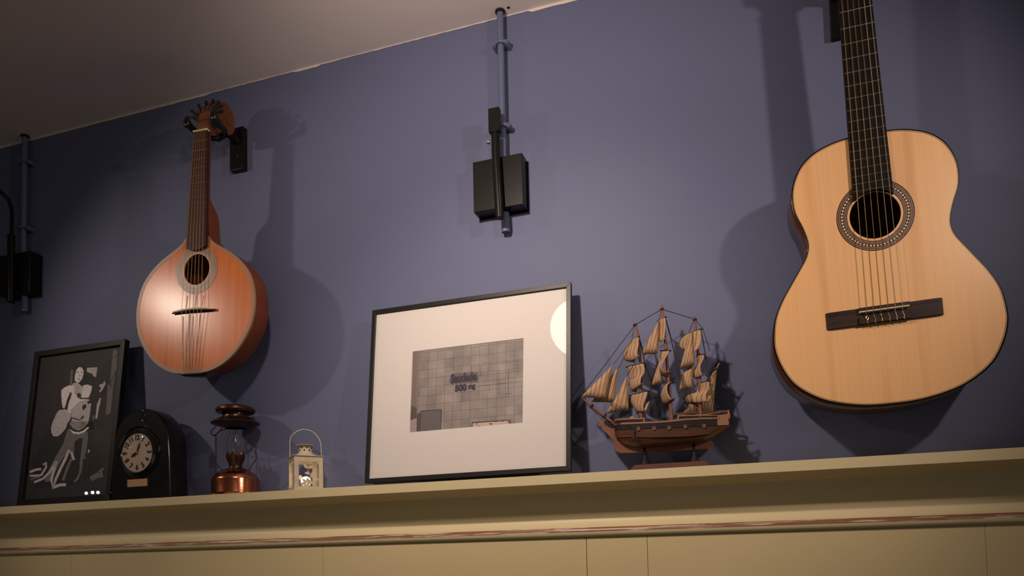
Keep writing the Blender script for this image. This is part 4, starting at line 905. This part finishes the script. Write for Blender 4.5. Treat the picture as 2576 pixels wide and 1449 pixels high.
mb.build('bow_rigging', 'rope', ship)
# masts
for nm, pts, m in (('mast', [(520, 206), (548, 320), (560, 520), (575, 1035)], 'ship_pink'), ('mast', [(742, 58), (752, 160), (775, 420), (825, 1040)], 'ship_pink'), ('mast', [(1014, 152), (1020, 260), (1045, 480), (1066, 1010)], 'ship_pink')):
    MB().tube([tuple(SP(x, y)) for x, y in pts], [.0021, .0026, .0030, .0034], 10).build(nm, m, ship, smooth=True)
mb = MB()
for x, y in ((519, 222), (742, 92), (1015, 178), (776, 432), (1045, 470), (1180, 585)): p = SP(x, y); mb.tube([(p[0], p[1], p[2] - .0016), (p[0], p[1], p[2] + .0016)], .0040, 10)
mb.build('mast_band', 'rope', ship, smooth=True)
MB().tube([tuple(SP(1218, 538)), tuple(SP(1165, 640)), tuple(SP(1130, 700))], .0013, 8).build('gaff', 'ship_trim', ship, smooth=True)
MB().tube([tuple(SP(905, 985)), tuple(SP(1300, 940))], .0012, 8).build('boom', 'ship_trim', ship, smooth=True)
MB().tube([tuple(SP(478, 1000, -.02)), tuple(SP(515, 1000, -.02))], .005, 12).build('capstan', 'ship_trim', ship, smooth=True)
# staysails (flat, slightly bellied)
def uvset(me, uvs):
    ul = me.uv_layers.new(name='UVMap')
    for lp in me.loops: ul.data[lp.index].uv = uvs[lp.vertex_index]
def tri_sail(pts, dy=0.0, seams=5, belly=.004, nm='staysail'):
    P = np.array(pts, float); c = P.mean(0); n_ = len(P); E = []
    for i in range(n_):
        for t_ in np.linspace(0, 1, 6, endpoint=False): E.append(P[i] * (1 - t_) + P[(i + 1) % n_] * t_)
    vs = [SP(*e, dy) for e in E]; mid = [SP(*(e * .5 + c * .5), dy - belly * .8) for e in E]; cc = SP(*c, dy - belly); m_ = len(E)
    V = [tuple(v) for v in vs] + [tuple(v) for v in mid] + [tuple(cc)]
    F = [(i, (i + 1) % m_, m_ + (i + 1) % m_, m_ + i) for i in range(m_)] + [(m_ + i, m_ + (i + 1) % m_, 2 * m_) for i in range(m_)]
    mb = MB(); mb.add(V, F); o = mb.build(nm, 'sail', ship, smooth=True, fix=False)
    allp = np.array(E + [e * .5 + c * .5 for e in E] + [c]); x_ = allp[:, 0] + .22 * allp[:, 1]; x_ = (x_ - x_.min()) / (x_.max() - x_.min()) * seams
    uvset(o.data, [(float(a), 0) for a in x_]); sd = o.modifiers.new('solid', 'SOLIDIFY'); sd.thickness = .0007; return o
tri_sail([(75, 816), (200, 690), (332, 556), (300, 700), (270, 838)], -.004, 6)
tri_sail([(155, 862), (200, 810), (310, 660), (380, 575), (365, 720), (345, 863)], .006, 6)
tri_sail([(275, 960), (370, 810), (450, 645), (462, 780), (465, 926)], .0, 5)
tri_sail([(574, 468), (640, 330), (720, 180), (716, 320), (708, 460)], -.004, 5)
tri_sail([(655, 733), (680, 640), (735, 480), (738, 600), (738, 704)], -.006, 4)
tri_sail([(890, 588), (930, 440), (990, 268), (1005, 420), (1013, 556)], -.010, 5)
tri_sail([(885, 770), (905, 640), (1000, 545), (996, 640), (993, 748)], -.003, 5)
tri_sail([(905, 972), (965, 886), (1140, 640), (1197, 580), (1185, 700), (1165, 946)], .012, 9, .003, 'spanker_sail')
# square sails: ruled between a far curve and a near curve
def sq_sail(Lc, Rc, wf=.012, wn=-.016):
    A = smooth_curve([SP(x, y, wf) for x, y in Lc], 18); B_ = smooth_curve([SP(x, y, wn) for x, y in Rc], 18); NU = 9; V = []; U = []
    for i in range(18):
        for j in range(NU):
            t_ = j / (NU - 1); p = A[i] * (1 - t_) + B_[i] * t_
            bl_ = .004 * math.sin(math.pi * t_); V.append((p[0] - bl_, p[1], p[2] - bl_ * .3)); U.append((t_ * 5 + .0, i / 17))
    mb = MB(); mb.add(V, [(i * NU + j, i * NU + j + 1, (i + 1) * NU + j + 1, (i + 1) * NU + j) for i in range(17) for j in range(NU - 1)])
    o = mb.build('square_sail', 'sail', ship, smooth=True, fix=False); uvset(o.data, U); sd = o.modifiers.new('solid', 'SOLIDIFY'); sd.thickness = .0008
    a, b_ = A[0], B_[0]; d = (b_ - a); MB().tube([tuple(a - d * .14), tuple(a), tuple(b_), tuple(b_ + d * .12)], [.0012, .0017, .0017, .0014], 8).build('yard', 'rope', ship, smooth=True)
sq_sail([(500, 345), (440, 420), (425, 490), (455, 522), (515, 530)], [(550, 320), (548, 400), (535, 450), (545, 485), (568, 455)])
sq_sail([(462, 568), (474, 650), (472, 715), (492, 765), (530, 778)], [(592, 538), (600, 610), (572, 660), (568, 712), (604, 685)])
sq_sail([(490, 804), (478, 850), (512, 905), (525, 945), (545, 968)], [(626, 772), (612, 830), (588, 890), (605, 935), (640, 850)])
sq_sail([(712, 185), (716, 250), (712, 310), (720, 350), (735, 362)], [(772, 158), (774, 230), (768, 300), (764, 342), (785, 322)])
sq_sail([(738, 436), (722, 520), (735, 590), (755, 640), (790, 672)], [(808, 436), (770, 505), (745, 570), (782, 612), (826, 600)])
sq_sail([(788, 705), (748, 765), (736, 820), (765, 880), (845, 845)], [(838, 690), (795, 715), (788, 775), (828, 833), (892, 790)])
sq_sail([(945, 300), (900, 345), (888, 400), (930, 430), (985, 436)], [(1064, 258), (1068, 330), (1058, 390), (1030, 430), (1065, 400)])
sq_sail([(1035, 480), (1045, 540), (1008, 600), (1006, 655), (1050, 672)], [(1090, 465), (1090, 500), (1062, 565), (1078, 632), (1116, 615)])
sq_sail([(1045, 708), (1020, 775), (945, 800), (942, 855), (990, 870)], [(1135, 688), (1136, 745), (1110, 800), (1122, 862), (1152, 805)])
# rigging
def rope(name, lines, r=.0006):
    mb = MB()
    for L in lines: mb.tube([tuple(SP(*q)) if len(q) == 3 else tuple(SP(q[0], q[1], 0)) for q in L], r, 5)
    mb.build(name, 'rope', ship)
rope('stay', [[(72, 815), (519, 222)]], .0008); rope('stay', [[(519, 222), (742, 92)]], .0008); rope('stay', [[(742, 92), (1015, 176)]], .0008)
rope('stay', [[(500, 345), (335, 552)]]); rope('stay', [[(505, 350), (382, 578)]]); rope('stay', [[(515, 230), (492, 330)]]); rope('stay', [[(738, 100), (720, 175)]]); rope('stay', [[(1008, 182), (965, 280)]], .0008); rope('stay', [[(1020, 182), (1078, 250)]])
rope('sheet', [[(268, 826, -.01), (400, 940, -.015)]]); rope('sheet', [[(275, 826, -.01), (440, 935, -.015)]]); rope('stay', [[(575, 440, -.02), (450, 650)]]); rope('stay', [[(485, 590, -.02), (455, 640)]])
for (xt, yt, xbs, yb) in ((552, 318, (700, 715, 730), 1062), (772, 168, (985, 1000, 1012), 1050), (1066, 262, (1180, 1195), 975)):
    for sgn in (-1, 1):
        rope('shroud', [[(xt, yt, 0), (xb_, yb, sgn * .030)] for xb_ in xbs], .0006)
rope('shroud', [[(1080, 250, 0), (1140, 440, .02)], [(775, 170, 0), (825, 350, .02)], [(555, 325, 0), (600, 480, .02)]], .0006)
rope('anchor', [[(512, 1090, -.031), (512, 1135, -.031)], [(485, 1145, -.031), (500, 1160, -.031), (525, 1160, -.031), (545, 1145, -.031)], [(512, 1130, -.031), (514, 1162, -.031)]], .0016)
# stand
bp = SP(600, 1330); bq = SP(1010, 1305)
for p in (bp, bq):
    MB().lathe([(.0001, 0), (.0105, 0), (.0100, .003), (.0060, .008), (.0036, .014), (.0034, .022), (.0052, .024), (.0036, .027), (.0036, .052)], (float(p[0]), SY, ZS + .0125), 18).build('stand_post', 'ink', ship, smooth=True)
xa, xb = float(SP(490, 1400)[0]), float(SP(1160, 1370)[0])
MB().prism([(xa, SY - .034, ZS), (xb, SY - .034, ZS), (xb - .008, SY - .026, ZS + .0125), (xa + .008, SY - .026, ZS + .0125)], (0, 0, 0)) if False else None
mb = MB(); h_ = .0125
mb.add([(xa, SY - .036, ZS), (xb, SY - .036, ZS), (xb, SY + .036, ZS), (xa, SY + .036, ZS), (xa + .010, SY - .026, ZS + h_), (xb - .010, SY - .026, ZS + h_), (xb - .010, SY + .026, ZS + h_), (xa + .010, SY + .026, ZS + h_)],
       [(0, 3, 2, 1), (4, 5, 6, 7), (0, 1, 5, 4), (1, 2, 6, 5), (2, 3, 7, 6), (3, 0, 4, 7)])
mb.build('stand_base', 'ship_base', ship, bevel=.001)

for o in bpy.data.objects:
    if '_local' in o: del o['_local']
